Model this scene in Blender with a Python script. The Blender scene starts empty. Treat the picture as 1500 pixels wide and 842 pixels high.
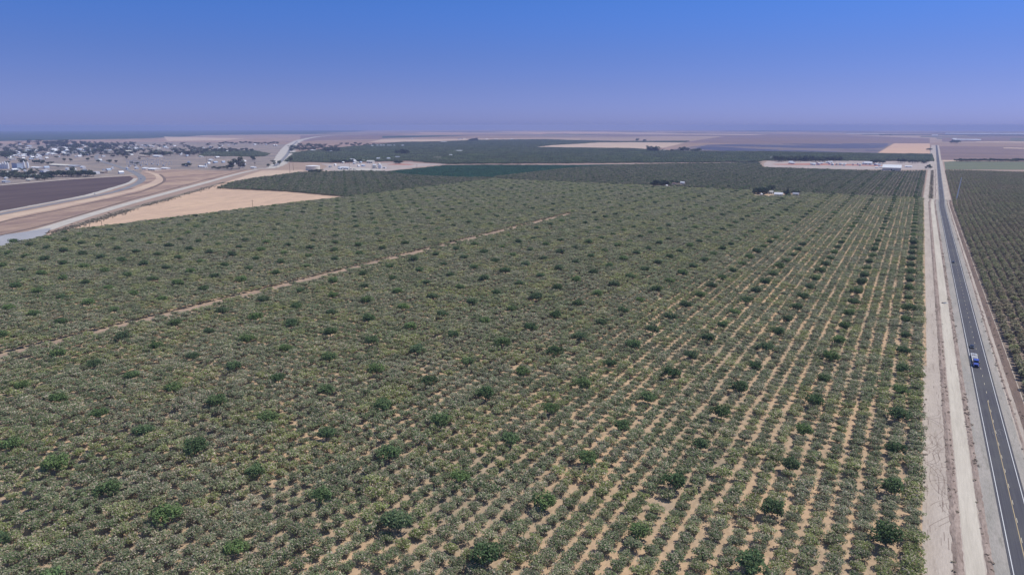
import bpy, bmesh, math, random
import numpy as np
from mathutils import Vector, noise as mnoise
random.seed(7); rng = np.random.default_rng(7)
R_ = math.radians; PI = math.pi
scn = bpy.context.scene
COL = scn.collection

# ------------------------------------------------------------------ frames
HCAM = 120.0
TH = math.atan(237/1000)                       # camera pitch below the horizontal
CT, ST = math.cos(TH), math.sin(TH)
A = math.atan(602*CT/1000)                     # heading of the highway and of the orchard rows
SA, CA = math.sin(A), math.cos(A)
RE = 6371000.0
def gz(x, y): return -(x*x + y*y)/(2*RE)       # the earth's curvature
def W(u, v): return (u*SA + v*CA, u*CA - v*SA)
def UV(x, y): return (x*SA + y*CA, x*CA - y*SA)
def G(px, py, z=0.0):
    """a point of the ground, given where a surveyor reads it in the 1500 px wide photograph"""
    X = (px-750)/1000; Y = (py-421)/1000
    dz = -(ST + Y*CT); dy = CT - Y*ST
    zt = z
    for _ in range(6):
        t = (HCAM - zt)/-dz
        x, y = X*t, dy*t
        zt = z + gz(x, y)
    return x, y
def P(x, y, z=0.0):
    h = z + gz(x, y) - HCAM
    d = y*CT - h*ST
    return 750 + 1000*x/d, 421 - 1000*(y*ST + h*CT)/d, d
def mpp(px, py):                                # metres that one photo pixel spans there
    x, y = G(px, py); return P(x, y)[2]/1000
def shift(u): return 0.0 if u < 1180 else (u-1180)*0.0122 if u > 1300 else (u-1180)**2/240*0.0122

# ------------------------------------------------------------------ tagging
def tag(o, label=None, cat=None, group=None, kind=None):
    if label: o['label'] = label
    if cat: o['category'] = cat
    if group: o['group'] = group
    if kind: o['kind'] = kind
    return o
def empty(name, x, y, rz=0, z=0.0):
    o = bpy.data.objects.new(name, None); COL.objects.link(o)
    o.location = (x, y, gz(x, y)+z); o.rotation_euler = (0, 0, rz); o.empty_display_size = 1
    return o
def copy_tree(o, parent=None):
    c = o.copy(); COL.objects.link(c); c.parent = parent
    for ch in list(o.children): copy_tree(ch, c)
    return c

# ------------------------------------------------------------------ mesh builder
class MB:
    def __init__(s): s.v = []; s.f = []; s.m = []
    def face(s, pts, m=0):
        n = len(s.v); s.v += [tuple(p) for p in pts]; s.f.append(tuple(range(n, n+len(pts)))); s.m.append(m)
    def hexa(s, p, m=0):                        # p: 4 bottom, 4 top (ccw)
        n = len(s.v); s.v += [tuple(q) for q in p]
        for f in ((3,2,1,0),(4,5,6,7),(0,1,5,4),(1,2,6,5),(2,3,7,6),(3,0,4,7)):
            s.f.append(tuple(n+i for i in f)); s.m.append(m)
    def box(s, x0, x1, y0, y1, z0, z1, m=0, tx=0, ty=0):
        s.hexa([(x0,y0,z0),(x1,y0,z0),(x1,y1,z0),(x0,y1,z0),(x0+tx,y0+ty,z1),(x1-tx,y0+ty,z1),(x1-tx,y1-ty,z1),(x0+tx,y1-ty,z1)], m)
    def tube(s, a, b, r0, r1=None, n=8, m=0, cap=True):
        r1 = r0 if r1 is None else r1
        a = Vector(a); b = Vector(b); d = (b-a).normalized()
        q = d.orthogonal().normalized(); w = d.cross(q)
        k = len(s.v)
        for (c, r) in ((a, r0), (b, r1)):
            for i in range(n):
                t = 2*PI*i/n; s.v.append(tuple(c + q*(r*math.cos(t)) + w*(r*math.sin(t))))
        for i in range(n):
            j = (i+1) % n; s.f.append((k+i, k+j, k+n+j, k+n+i)); s.m.append(m)
        if cap:
            s.f.append(tuple(k+i for i in reversed(range(n)))); s.m.append(m)
            s.f.append(tuple(k+n+i for i in range(n))); s.m.append(m)
    def prism(s, prof, y0, y1, m=0):            # prof in (x,z), ccw seen from -y
        n = len(prof); k = len(s.v)
        s.v += [(x, y0, z) for x, z in prof] + [(x, y1, z) for x, z in prof]
        for i in range(n):
            j = (i+1) % n; s.f.append((k+i, k+j, k+n+j, k+n+i)); s.m.append(m)
        s.f.append(tuple(k+i for i in reversed(range(n)))); s.m.append(m)
        s.f.append(tuple(k+n+i for i in range(n))); s.m.append(m)
    def mesh(s, name, mats):
        me = bpy.data.meshes.new(name); me.from_pydata(s.v, [], s.f)
        for q in (mats if isinstance(mats, (list, tuple)) else [mats]): me.materials.append(q)
        me.polygons.foreach_set('material_index', s.m); me.update(); return me
    def build(s, name, mats, parent=None, link=True):
        o = bpy.data.objects.new(name, s.mesh(name, mats))
        if link: COL.objects.link(o)
        if parent: o.parent = parent
        return o

# ------------------------------------------------------------------ materials
def newmat(name):
    m = bpy.data.materials.new(name); m.use_nodes = True
    nt = m.node_tree; nt.nodes.clear()
    out = nt.nodes.new('ShaderNodeOutputMaterial'); b = nt.nodes.new('ShaderNodeBsdfPrincipled')
    nt.links.new(b.outputs[0], out.inputs[0]); b.inputs['Roughness'].default_value = .85
    b.inputs['Specular IOR Level'].default_value = .2
    return m, nt, b
class N:
    """tiny node helper"""
    def __init__(s, nt): s.nt = nt; s.l = nt.links.new
    def n(s, t, **k):
        x = s.nt.nodes.new(t)
        for a, b in k.items(): setattr(x, a, b)
        return x
    def put(s, sock, val):
        if hasattr(val, 'is_output'): s.l(val, sock)
        else:
            if isinstance(val, (tuple, list)) and len(val) == 3 and sock.type == 'RGBA': val = (*val, 1)
            sock.default_value = val
    def math(s, op, a, b=0.0, clamp=False):
        x = s.n('ShaderNodeMath', operation=op, use_clamp=clamp); s.put(x.inputs[0], a); s.put(x.inputs[1], b); return x.outputs[0]
    def mix(s, f, a, b, mode='MIX'):
        x = s.n('ShaderNodeMix', data_type='RGBA', blend_type=mode); s.put(x.inputs[0], f); s.put(x.inputs[6], a); s.put(x.inputs[7], b); return x.outputs[2]
    def ramp(s, f, lo, hi):                     # smooth step
        x = s.n('ShaderNodeMapRange', interpolation_type='SMOOTHSTEP'); s.put(x.inputs[0], f); x.inputs[1].default_value = lo; x.inputs[2].default_value = hi; return x.outputs[0]
    def pos(s, scale=(1,1,1), rot=True):        # world position in the (v, u) frame of the road
        g = s.n('ShaderNodeNewGeometry'); mp = s.n('ShaderNodeMapping')
        # rotate first (Mapping scales before rotating, so use two)
        r = s.n('ShaderNodeVectorRotate', rotation_type='Z_AXIS'); s.l(g.outputs['Position'], r.inputs[0]); r.inputs['Angle'].default_value = A if rot else 0
        s.l(r.outputs[0], mp.inputs[0]); mp.inputs['Scale'].default_value = scale; return mp.outputs[0]
    def noise(s, vec, scale, det=3, rough=.6, out=0):
        x = s.n('ShaderNodeTexNoise'); s.l(vec, x.inputs['Vector']); x.inputs['Scale'].default_value = scale
        x.inputs['Detail'].default_value = det; x.inputs['Roughness'].default_value = rough; return x.outputs[out]
def soil(name, c1, c2, c3=None, s1=.02, s2=.3, stretch=(1,1,1), rows=None, bump=.0, k=1.0):
    """ground of a given colour with patches, grain and, where the plough went, streaks"""
    m, nt, b = newmat(name); h = N(nt)
    p = h.pos(stretch)
    col = h.mix(h.ramp(h.noise(p, s1, 4), .35, .65), c1, c2)
    if c3: col = h.mix(h.ramp(h.noise(p, s1*2.7, 4, .7), .52, .72), col, c3)
    g = h.noise(p, s2, 4, .75)
    col = h.mix(1.0, col, h.math('ADD', h.math('MULTIPLY', g, .9*k), 1-.45*k), 'MULTIPLY')
    if rows:
        sp, amt, c4 = rows
        q = h.pos((1/sp, .0001, 1)); w = h.n('ShaderNodeTexWave', wave_type='BANDS', bands_direction='X'); h.l(q, w.inputs[0]); w.inputs['Scale'].default_value = .314; w.inputs['Distortion'].default_value = 0
        col = h.mix(h.math('MULTIPLY', w.outputs[1], amt), col, c4)
    h.l(col, b.inputs['Base Color']); b.inputs['Roughness'].default_value = .95; b.inputs['Specular IOR Level'].default_value = .1
    if bump:
        bp = h.n('ShaderNodeBump'); bp.inputs['Strength'].default_value = bump; bp.inputs['Distance'].default_value = .3
        h.l(h.noise(p, s2*1.5, 5, .75), bp.inputs['Height']); h.l(bp.outputs[0], b.inputs['Normal'])
    return m
def plain(name, c, rough=.6, metal=0.0, var=.12, scale=.8, spec=.3):
    m, nt, b = newmat(name); h = N(nt)
    t = h.n('ShaderNodeTexCoord'); g = h.noise(t.outputs['Object'], scale, 3)
    col = h.mix(1.0, c, h.math('ADD', h.math('MULTIPLY', g, 2*var), 1-var), 'MULTIPLY')
    h.l(col, b.inputs['Base Color']); b.inputs['Roughness'].default_value = rough; b.inputs['Metallic'].default_value = metal
    b.inputs['Specular IOR Level'].default_value = spec
    return m
def leafmat(name, base, other, accent, dry, dryamt=.18, acc=(.55,.7), patch=.012, transl=.25):
    m, nt, b = newmat(name); h = N(nt)
    oi = h.n('ShaderNodeObjectInfo'); loc = oi.outputs['Location']; rnd = oi.outputs['Random']
    at = h.n('ShaderNodeAttribute', attribute_name='lv'); lv = at.outputs['Fac']
    at2 = h.n('ShaderNodeAttribute', attribute_name='lw'); lw = at2.outputs['Fac']
    p1 = h.ramp(h.noise(loc, patch, 3), .38, .62)
    p2 = h.ramp(h.math('ADD', h.noise(loc, patch*2.3, 3), h.math('MULTIPLY', rnd, .18)), acc[0]+.09, acc[1]+.09)
    col = h.mix(h.math('ADD', h.math('MULTIPLY', p1, .6), h.math('MULTIPLY', rnd, .4)), base, other)
    col = h.mix(h.math('MULTIPLY', p2, .7), col, accent)
    dr = h.math('ADD', h.math('MULTIPLY', h.noise(loc, patch*3.1, 2), .5), -.25)
    isdry = h.math('GREATER_THAN', h.math('ADD', lv, dr), 1-dryamt)
    col = h.mix(isdry, col, dry)
    col = h.mix(1.0, col, h.math('ADD', h.math('MULTIPLY', lw, .9), .55), 'MULTIPLY')
    col = h.mix(1.0, col, h.math('ADD', h.math('MULTIPLY', rnd, .35), .82), 'MULTIPLY')
    h.l(col, b.inputs['Base Color']); b.inputs['Roughness'].default_value = .75
    if transl:
        tr = h.n('ShaderNodeBsdfTranslucent'); h.l(col, tr.inputs[0]); mx = h.n('ShaderNodeMixShader'); mx.inputs[0].default_value = transl
        out = [x for x in nt.nodes if x.type == 'OUTPUT_MATERIAL'][0]
        h.l(b.outputs[0], mx.inputs[1]); h.l(tr.outputs[0], mx.inputs[2]); h.l(mx.outputs[0], out.inputs[0])
    return m

M = {}
M['leaf_f'] = leafmat('pistachio_leaf', (.212,.285,.118), (.268,.298,.178), (.292,.335,.100), (.58,.49,.37), .30, (.50,.62), transl=.42)
M['leaf_m'] = leafmat('dark_leaf', (.112,.185,.066), (.135,.192,.092), (.180,.260,.080), (.24,.24,.14), .05, (.46,.60), .03)
M['leaf_n'] = leafmat('grey_leaf', (.155,.205,.105), (.190,.205,.135), (.205,.245,.095), (.42,.35,.25), .2, (.55,.7))
M['leaf_r'] = leafmat('brownish_leaf', (.235,.275,.130), (.300,.265,.165), (.270,.315,.120), (.46,.36,.25), .22, (.55,.7))
M['leaf_t'] = leafmat('broad_leaf', (.065,.100,.052), (.085,.110,.062), (.120,.160,.070), (.12,.11,.08), .04, (.56,.66), .02)
M['leaf_c'] = leafmat('crop_leaf', (.045,.125,.068), (.050,.135,.075), (.055,.135,.070), (.06,.10,.06), .05)
M['bark'] = plain('bark', (.20,.16,.125), .9)
M['twig'] = plain('dry_twig', (.33,.27,.21), .9)
M['weed'] = leafmat('dry_weed', (.33,.25,.19), (.26,.22,.16), (.18,.19,.11), (.42,.34,.26), .4)
M['scrub'] = leafmat('dull_scrub', (.17,.165,.12), (.22,.19,.14), (.14,.16,.09), (.36,.3,.22), .3)

# ------------------------------------------------------------------ foliage meshes
def leaves(centres, size, n_up=.35, sq=1.0):
    n = len(centres)
    d = rng.normal(size=(n, 3)); d[:, 2] = np.abs(d[:, 2]) + n_up; d /= np.linalg.norm(d, axis=1)[:, None]
    t = np.cross(d, rng.normal(size=(n, 3))); t /= np.linalg.norm(t, axis=1)[:, None] + 1e-9
    b = np.cross(d, t)
    s = (size*rng.uniform(.6, 1.35, n))[:, None]; s2 = s*sq*rng.uniform(.55, 1.0, n)[:, None]
    q = np.stack([centres - t*s, centres - b*s2 + t*s*.2, centres + t*s, centres + b*s2 - t*s*.1], 1)*1.0
    return q.reshape(-1, 3)
def crown_points(n, lobes, spread=.55, shell=.35):
    """points in uneven lobes: lobes = [(x,y,z,rx,rz)]"""
    w = np.array([l[3]**2 for l in lobes]); idx = rng.choice(len(lobes), n, p=w/w.sum())
    L = np.array(lobes)[idx]
    d = rng.normal(size=(n, 3)); d /= np.linalg.norm(d, axis=1)[:, None]
    r = rng.uniform(shell, 1, n)**spread
    c = L[:, :3] + d*np.stack([L[:, 3]*r, L[:, 3]*r, L[:, 4]*r], 1)
    c[:, 2] = np.maximum(c[:, 2], .25)
    return c, idx
def foliage_mesh(name, n, lobes, size, mat, trunkmb=None, n_up=.35, bark=None, twigs=0, spread=.55, shell=.35):
    c, idx = crown_points(n, lobes, spread, shell)
    V = leaves(c, size, n_up)
    faces = [(4*i, 4*i+1, 4*i+2, 4*i+3) for i in range(n)]
    V = [tuple(x) for x in V.tolist()]; mi = [0]*n
    lobe_v = rng.uniform(0, 1, len(lobes))
    lv = rng.uniform(0, 1, n); lw = np.clip(.5*lobe_v[idx] + .5*rng.uniform(0, 1, n), 0, 1)
    if twigs:
        for _ in range(twigs):
            l = lobes[rng.integers(len(lobes))]; a = rng.uniform(0, 2*PI)
            k = len(V); r = l[3]*1.15; z = l[2] + l[4]*rng.uniform(.1, 1.05)
            e = (l[0]+r*math.cos(a)*rng.uniform(.3, 1), l[1]+r*math.sin(a)*rng.uniform(.3, 1), z)
            V += [(l[0]*.5, l[1]*.5, l[2]*.55), (l[0]*.5+.09, l[1]*.5+.05, l[2]*.55), e]; faces.append((k, k+1, k+2)); mi.append(1)
        lv = np.append(lv, np.full(twigs, .5)); lw = np.append(lw, np.full(twigs, .5))
    if trunkmb:
        k = len(V); V += trunkmb.v; faces += [tuple(k+i for i in f) for f in trunkmb.f]; mi += [1]*len(trunkmb.f)
        lv = np.append(lv, np.full(len(trunkmb.f), .5)); lw = np.append(lw, np.full(len(trunkmb.f), .5))
    me = bpy.data.meshes.new(name); me.from_pydata(V, [], faces)
    me.materials.append(mat); me.materials.append(bark or M['twig'])
    me.polygons.foreach_set('material_index', mi)
    for nm, arr in (('lv', lv), ('lw', lw)):
        at = me.attributes.new(nm, 'FLOAT', 'FACE'); at.data.foreach_set('value', np.asarray(arr, np.float32))
    me.update(); return me
def orchard_lobes(w, h, k=8, base=.3):
    L = []
    for i in range(k):
        a = 2*PI*i/k + rng.uniform(-.4, .4); r = w*.5*rng.uniform(.32, .72)
        L.append((r*math.cos(a), r*math.sin(a), h*rng.uniform(.48, .72), w*rng.uniform(.15, .24), h*rng.uniform(.2, .3)))
    L.append((rng.uniform(-.3, .3), rng.uniform(-.3, .3), h*.66, w*.25, h*.28))
    return L
def limbs(lobes, h, r=.17):
    t = MB(); f = (rng.uniform(-.1, .1), rng.uniform(-.1, .1), h*.2)
    t.tube((0, 0, -.05), f, r, r*.8, 7)
    for l in lobes[:6]:
        mid = (l[0]*.45, l[1]*.45, h*.42); t.tube(f, mid, r*.55, r*.35, 5, cap=False); t.tube(mid, (l[0]*.9, l[1]*.9, l[2]), r*.35, r*.1, 4, cap=False)
    return t
PROTO = []                                       # (crown mesh, trunk mesh) of pale orchard trees
PROTO_M = []
for i in range(9):
    L = orchard_lobes(rng.uniform(6.1, 7.5), rng.uniform(3.0, 4.0)); t = limbs(L, 3.4)
    PROTO.append((foliage_mesh('pistachio_crown', 1050, L, .235, M['leaf_f'], twigs=60, n_up=1.1, spread=.7, shell=.1), t.mesh('pistachio_trunk', M['bark']), L))
for i in range(6):
    L = orchard_lobes(rng.uniform(7.0, 8.4), rng.uniform(4.6, 5.6), 10); t = limbs(L, 5.0, .2)
    PROTO_M.append((foliage_mesh('dark_crown', 1500, L, .25, M['leaf_m'], n_up=.8, twigs=6), t.mesh('dark_trunk', M['bark']), L))

def hidden_coll(name, meshes):
    c = bpy.data.collections.new(name)
    for k, me in enumerate(meshes): c.objects.link(bpy.data.objects.new('%s_%03d' % (name, k), me))
    return c
def join_tree(name, n, w, h, size, mat, **k):
    L = orchard_lobes(w, h); return foliage_mesh(name, n, L, size, mat, limbs(L, h), bark=M['twig'], **k)
def gn_stuff(name, coll, pts, rot, scl, idx, label, cat):
    """one object of kind stuff: far too many like plants, scattered with geometry nodes"""
    n = len(pts); me = bpy.data.meshes.new(name); me.vertices.add(n)
    me.vertices.foreach_set('co', np.asarray(pts, np.float32).ravel())
    for nm, ty, arr in (('rot', 'FLOAT', rot), ('scl', 'FLOAT', scl)):
        at = me.attributes.new(nm, ty, 'POINT'); at.data.foreach_set('value', np.asarray(arr, np.float32))
    at = me.attributes.new('pick', 'INT', 'POINT'); at.data.foreach_set('value', np.asarray(idx, np.int32))
    ob = bpy.data.objects.new(name, me); COL.objects.link(ob)
    ng = bpy.data.node_groups.new(name+'_scatter', 'GeometryNodeTree')
    ng.interface.new_socket('Geometry', in_out='INPUT', socket_type='NodeSocketGeometry'); ng.interface.new_socket('Geometry', in_out='OUTPUT', socket_type='NodeSocketGeometry')
    nn = ng.nodes.new; l = ng.links.new
    gi = nn('NodeGroupInput'); go = nn('NodeGroupOutput'); ip = nn('GeometryNodeInstanceOnPoints'); ci = nn('GeometryNodeCollectionInfo')
    ci.inputs['Collection'].default_value = coll; ci.inputs['Separate Children'].default_value = True; ci.inputs['Reset Children'].default_value = True
    ip.inputs['Pick Instance'].default_value = True
    def attr(nm, ty):
        a = nn('GeometryNodeInputNamedAttribute'); a.data_type = ty; a.inputs['Name'].default_value = nm; return a.outputs['Attribute']
    cx = nn('ShaderNodeCombineXYZ'); l(attr('rot', 'FLOAT'), cx.inputs[2])
    l(gi.outputs[0], ip.inputs['Points']); l(ci.outputs[0], ip.inputs['Instance']); l(attr('pick', 'INT'), ip.inputs['Instance Index'])
    l(cx.outputs[0], ip.inputs['Rotation']); l(attr('scl', 'FLOAT'), ip.inputs['Scale']); l(ip.outputs[0], go.inputs[0])
    md = ob.modifiers.new('scatter', 'NODES'); md.node_group = ng
    return tag(ob, label, cat, kind='stuff')

# ------------------------------------------------------------------ ground sheets
def inside(px, py, poly):
    c = False; n = len(poly); j = n-1
    for i in range(n):
        xi, yi = poly[i]; xj, yj = poly[j]
        if (yi > py) != (yj > py) and px < (xj-xi)*(py-yi)/(yj-yi)+xi: c = not c
        j = i
    return c
def lift(x, y, layer): return layer*(.004 + math.hypot(x, y)*2.2e-5)
def wobble(poly, step, amp):
    out = []
    for i, (x0, y0) in enumerate(poly):
        x1, y1 = poly[(i+1) % len(poly)]; L = math.hypot(x1-x0, y1-y0); k = max(1, min(60, int(L/step)))
        for j in range(k):
            t = j/k; x = x0+(x1-x0)*t; y = y0+(y1-y0)*t
            if j: w = mnoise.noise(Vector((x/step/1.7, y/step/1.7, 3)))*amp; x += w*(y1-y0)/L; y -= w*(x1-x0)/L
            out.append((x, y))
    return out
def sheet(name, poly, mat, layer=1, wob=None, z=0.0):
    if wob: poly = wobble(poly, *wob)
    bm = bmesh.new(); f = bm.faces.new([bm.verts.new((x, y, 0)) for x, y in poly])
    bmesh.ops.triangulate(bm, faces=[f])
    S = 700.0
    for ax in (0, 1):
        lo = min(p[ax] for p in poly); hi = max(p[ax] for p in poly)
        k = math.ceil(lo/S)
        while k*S < hi:
            co = [0, 0, 0]; co[ax] = k*S; no = [0, 0, 0]; no[ax] = 1
            bmesh.ops.bisect_plane(bm, geom=bm.verts[:]+bm.edges[:]+bm.faces[:], plane_co=co, plane_no=no); k += 1
    for v in bm.verts: v.co.z = gz(v.co.x, v.co.y) + lift(v.co.x, v.co.y, layer) + z
    bmesh.ops.recalc_face_normals(bm, faces=bm.faces)
    if sum(q.normal.z for q in bm.faces) < 0: bmesh.ops.reverse_faces(bm, faces=bm.faces)
    me = bpy.data.meshes.new(name); bm.to_mesh(me); bm.free(); me.materials.append(mat)
    o = bpy.data.objects.new(name, me); COL.objects.link(o); o['kind'] = 'structure'; return o
def GP(l): return [G(*p) for p in l]
def smooth(pts, k=8):
    out = []
    for i in range(len(pts)-1):
        p0 = pts[max(i-1, 0)]; p1 = pts[i]; p2 = pts[i+1]; p3 = pts[min(i+2, len(pts)-1)]
        for j in range(k):
            t = j/k
            out.append(tuple(.5*((2*p1[c]) + (p2[c]-p0[c])*t + (2*p0[c]-5*p1[c]+4*p2[c]-p3[c])*t*t + (3*p1[c]-p0[c]-3*p2[c]+p3[c])*t**3) for c in range(len(p1))))
    out.append(tuple(pts[-1])); return out
def ribbon(name, cl, width, mat, layer=1, jit=0.0, prof=None, k=8):
    """strip along a centre line of world points; width may be a list; prof: [(offset fraction, height)]"""
    ws = width if isinstance(width, (list, tuple)) else [width]*len(cl)
    pts = smooth([(p[0], p[1], w) for p, w in zip(cl, ws)], k)
    prof = prof or [(-.5, 0), (.5, 0)]
    v = []; f = []; n = len(prof); nx = 0; ny = 1
    for i, (x, y, w) in enumerate(pts):
        a = pts[max(i-1, 0)]; b = pts[min(i+1, len(pts)-1)]; L = math.hypot(b[0]-a[0], b[1]-a[1]) or 1
        nx, ny = -(b[1]-a[1])/L, (b[0]-a[0])/L
        for j, (o, h) in enumerate(prof):
            e = (mnoise.noise(Vector((i*.73, j*9.1, layer)))*jit if jit else 0)
            X = x + nx*(o*w+e); Y = y + ny*(o*w+e); v.append((X, Y, gz(X, Y)+lift(X, Y, layer)+h*(1+.5*mnoise.noise(Vector((i*.4, j, 5))))))
    for i in range(len(pts)-1):
        for j in range(n-1):
            a = i*n+j; f.append((a, a+n, a+n+1, a+1))
    me = bpy.data.meshes.new(name); me.from_pydata(v, [], f); me.materials.append(mat); me.update()
    if me.polygons and me.polygons[0].normal.z < 0: me.flip_normals()
    o = bpy.data.objects.new(name, me); COL.objects.link(o); o['kind'] = 'structure'; return o
def lane(name, v0, v1, mat, layer, u0=90, u1=1345, jit=0.0, du=6.0, prof=None, sh=True):
    us = np.arange(u0, u1+.01, du); cl = [W(u, (v0+v1)/2 + (shift(u) if sh else 0)) for u in us]
    return ribbon(name, cl, abs(v1-v0), mat, layer, jit, prof, 1)

# ------------------------------------------------------------------ ground
M['ground'] = None
def ground_material():
    m, nt, b = newmat('valley_floor'); h = N(nt)
    p = h.pos((1/2600, 1/1500, 0)); vo = h.n('ShaderNodeTexVoronoi', distance='CHEBYCHEV'); h.l(p, vo.inputs['Vector']); vo.inputs['Scale'].default_value = 1.0; vo.inputs['Randomness'].default_value = .75
    sep = h.n('ShaderNodeSeparateColor'); h.l(vo.outputs['Color'], sep.inputs[0])
    r = h.n('ShaderNodeValToRGB'); r.color_ramp.interpolation = 'CONSTANT'; e = r.color_ramp.elements
    e[0].position = 0; e[0].color = (.30,.20,.14,1); e[1].position = .22; e[1].color = (.36,.26,.19,1)
    for q, c in ((.42,(.22,.16,.13,1)),(.56,(.42,.31,.22,1)),(.72,(.11,.12,.085,1)),(.82,(.33,.22,.17,1)),(.93,(.06,.085,.05,1))):
        x = e.new(q); x.color = c
    h.l(sep.outputs[0], r.inputs[0])
    g = h.pos()
    col = h.mix(h.ramp(h.noise(g, .0009, 4), .4, .7), r.outputs[0], (.34,.24,.18))
    col = h.mix(1.0, col, h.math('ADD', h.math('MULTIPLY', h.noise(g, .02, 4, .7), .5), .75), 'MULTIPLY')
    h.l(col, b.inputs['Base Color']); b.inputs['Roughness'].default_value = .95; return m
nr = [0, 60, 120, 200, 300, 450, 650, 900] + list(range(1150, 46000, 250)); na = 300
gv = [(0, 0, 0)]; gf = []
for r in nr[1:]:
    for k in range(na):
        x = r*math.cos(2*PI*k/na); y = r*math.sin(2*PI*k/na); gv.append((x, y, gz(x, y)))
for k in range(na): gf.append((0, 1+k, 1+(k+1) % na))
for i in range(len(nr)-2):
    o = 1+i*na
    for k in range(na): q = (k+1) % na; gf.append((o+k, o+na+k, o+na+q, o+q))
me = bpy.data.meshes.new('ground'); me.from_pydata(gv, [], gf); me.materials.append(ground_material()); me.update()
g_ = bpy.data.objects.new('ground', me); COL.objects.link(g_); g_['kind'] = 'structure'

UEND = 1345.0; UN = 2235.0
mainpoly = [W(-60, -1000), W(-60, 14.0), W(UEND, 14.0), W(UEND, -838), W(880, -838), W(430, -845), W(330, -795), W(240, -745), W(-60, -745)]
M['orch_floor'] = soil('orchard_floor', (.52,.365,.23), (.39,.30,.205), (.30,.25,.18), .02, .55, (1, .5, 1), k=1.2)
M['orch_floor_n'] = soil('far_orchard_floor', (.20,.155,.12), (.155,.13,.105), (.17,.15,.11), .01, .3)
sheet('orchard_ground', [W(-70,16), W(UEND,16), W(UEND,-838), W(440,-846), W(330,-797), W(-70,-745)], M['orch_floor'], 2)
# left: block beyond the golden field, and block N beyond the cross track
blk2 = GP([(420,281.2),(318,276.8),(338,268.5),(372, 262.5), (440, 253.5), (520, 251.5), (562, 252), (600, 257.5), (667, 261), (718, 261)]) + [W(1345, -838), W(870, -838)]
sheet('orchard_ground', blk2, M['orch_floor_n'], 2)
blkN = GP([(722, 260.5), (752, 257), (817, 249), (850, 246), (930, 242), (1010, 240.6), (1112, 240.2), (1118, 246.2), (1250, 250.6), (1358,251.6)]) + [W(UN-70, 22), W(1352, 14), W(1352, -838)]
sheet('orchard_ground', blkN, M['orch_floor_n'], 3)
blkR = [W(200, 53.5), W(1170, 53.5), W(UN, 66), W(UN, 900), W(200, 500)]
M['orch_floor_r'] = soil('right_orchard_floor', (.27,.205,.155), (.22,.17,.13), (.19,.15,.12), .015, .5)
sheet('orchard_ground', blkR, M['orch_floor_r'], 2)
# strips along the track that cuts the orchard
M['track'] = soil('farm_track', (.40,.29,.21), (.30,.215,.16), (.22,.165,.13), .05, .6, (3, .5, 1))
lane('farm_track', -414.2, -409.6, M['track'], 3, 60, 1345, .3, 12, sh=False)
ribbon('farm_track', [W(1347.5, -830), W(1347.5, -400), W(1347.5, 12)], 5, M['track'], 5, .2)

# ------------------------------------------------------------------ roadside corridor, in the road's own frame
M['verge'] = soil('verge_sand', (.50,.43,.355), (.43,.365,.30), (.37,.31,.25), .05, .9, (2.2, .35, 1), k=.8, bump=.3)
M['dirt'] = soil('pale_dirt', (.58,.52,.42), (.50,.445,.355), (.45,.40,.32), .08, .8, (3, .18, 1), k=.5)
M['red'] = soil('red_dirt', (.28,.215,.175), (.38,.30,.245), (.20,.155,.125), .22, 1.2, (1.5, .4, 1), k=1.3, bump=.5)
M['gravel'] = soil('grey_gravel', (.33,.305,.26), (.39,.35,.30), (.26,.24,.20), .08, 1.1, (2.5, .35, 1), k=1.0, bump=.3)
M['brown'] = soil('brown_dirt', (.20,.145,.115), (.16,.12,.10), (.26,.19,.15), .08, .9, (3, .4, 1), k=.9)
def asphalt():
    m, nt, b = newmat('asphalt'); h = N(nt); p = h.pos((1.6, .02, 1)); q = h.pos()
    col = h.mix(h.ramp(h.noise(p, 1.0, 3), .35, .65), (.072,.069,.078), (.092,.090,.095))
    col = h.mix(h.ramp(h.noise(q, .03, 3), .45, .7), col, (.105,.103,.100))
    col = h.mix(1.0, col, h.math('ADD', h.math('MULTIPLY', h.noise(q, 2.5, 4, .8), .7), .65), 'MULTIPLY')
    h.l(col, b.inputs['Base Color']); b.inputs['Roughness'].default_value = .85; return m
M['asphalt'] = asphalt()
M['white'] = plain('road_white', (.72,.71,.68), .7, var=.2, scale=1.5)
M['yellow'] = plain('road_yellow', (.52,.39,.20), .7, var=.3, scale=1.2)
lane('roadside_sand', 14.2, 53.4, M['verge'], 1, 60, 1345, .0, 12)
ridge = [(-.5, 0), (-.25, .18), (.05, .42), (.3, .2), (.5, 0)]
lane('dirt_berm', 21.6, 24.3, M['red'], 4, 80, 1345, .45, 2.0, ridge)
lane('dirt_road', 24.6, 29.3, M['dirt'], 3, 80, 1345, .35, 4.0)
lane('dirt_berm', 29.6, 31.4, M['red'], 4, 80, 1345, .4, 2.0, [(-.5, 0), (-.1, .12), (.2, .16), (.5, 0)])
lane('gravel_shoulder', 31.2, 35.3, M['gravel'], 3, 80, 1345, .25, 5.0)
lane('gravel_shoulder', 43.5, 46.8, M['gravel'], 3, 80, 1345, .3, 5.0)
lane('dirt_berm', 47.3, 48.2, M['red'], 4, 80, 1345, .3, 2.5, [(-.5, 0), (0, .15), (.5, 0)])
lane('brown_track', 49.6, 53.0, M['brown'], 3, 80, 1345, .25, 4.0)
lane('road', 35.15, 43.75, M['asphalt'], 6, 60, 5200, 0, 20)
lane('edge_line', 35.82, 36.02, M['white'], 8, 60, 2700, 0, 20)
lane('edge_line', 42.86, 43.06, M['white'], 8, 60, 2700, 0, 20)
cm = MB()
def quad(mb, u0, u1, v0, v1, L):
    s0, s1 = shift(u0), shift(u1); p = [W(u0, v0+s0), W(u1, v0+s1), W(u1, v1+s1), W(u0, v1+s0)]
    mb.face([(x, y, gz(x, y)+lift(x, y, L)) for x, y in reversed(p)])
u = 60.0
while u < 352: quad(cm, u, u+5, 39.28, 39.46, 8); u += 5
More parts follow.
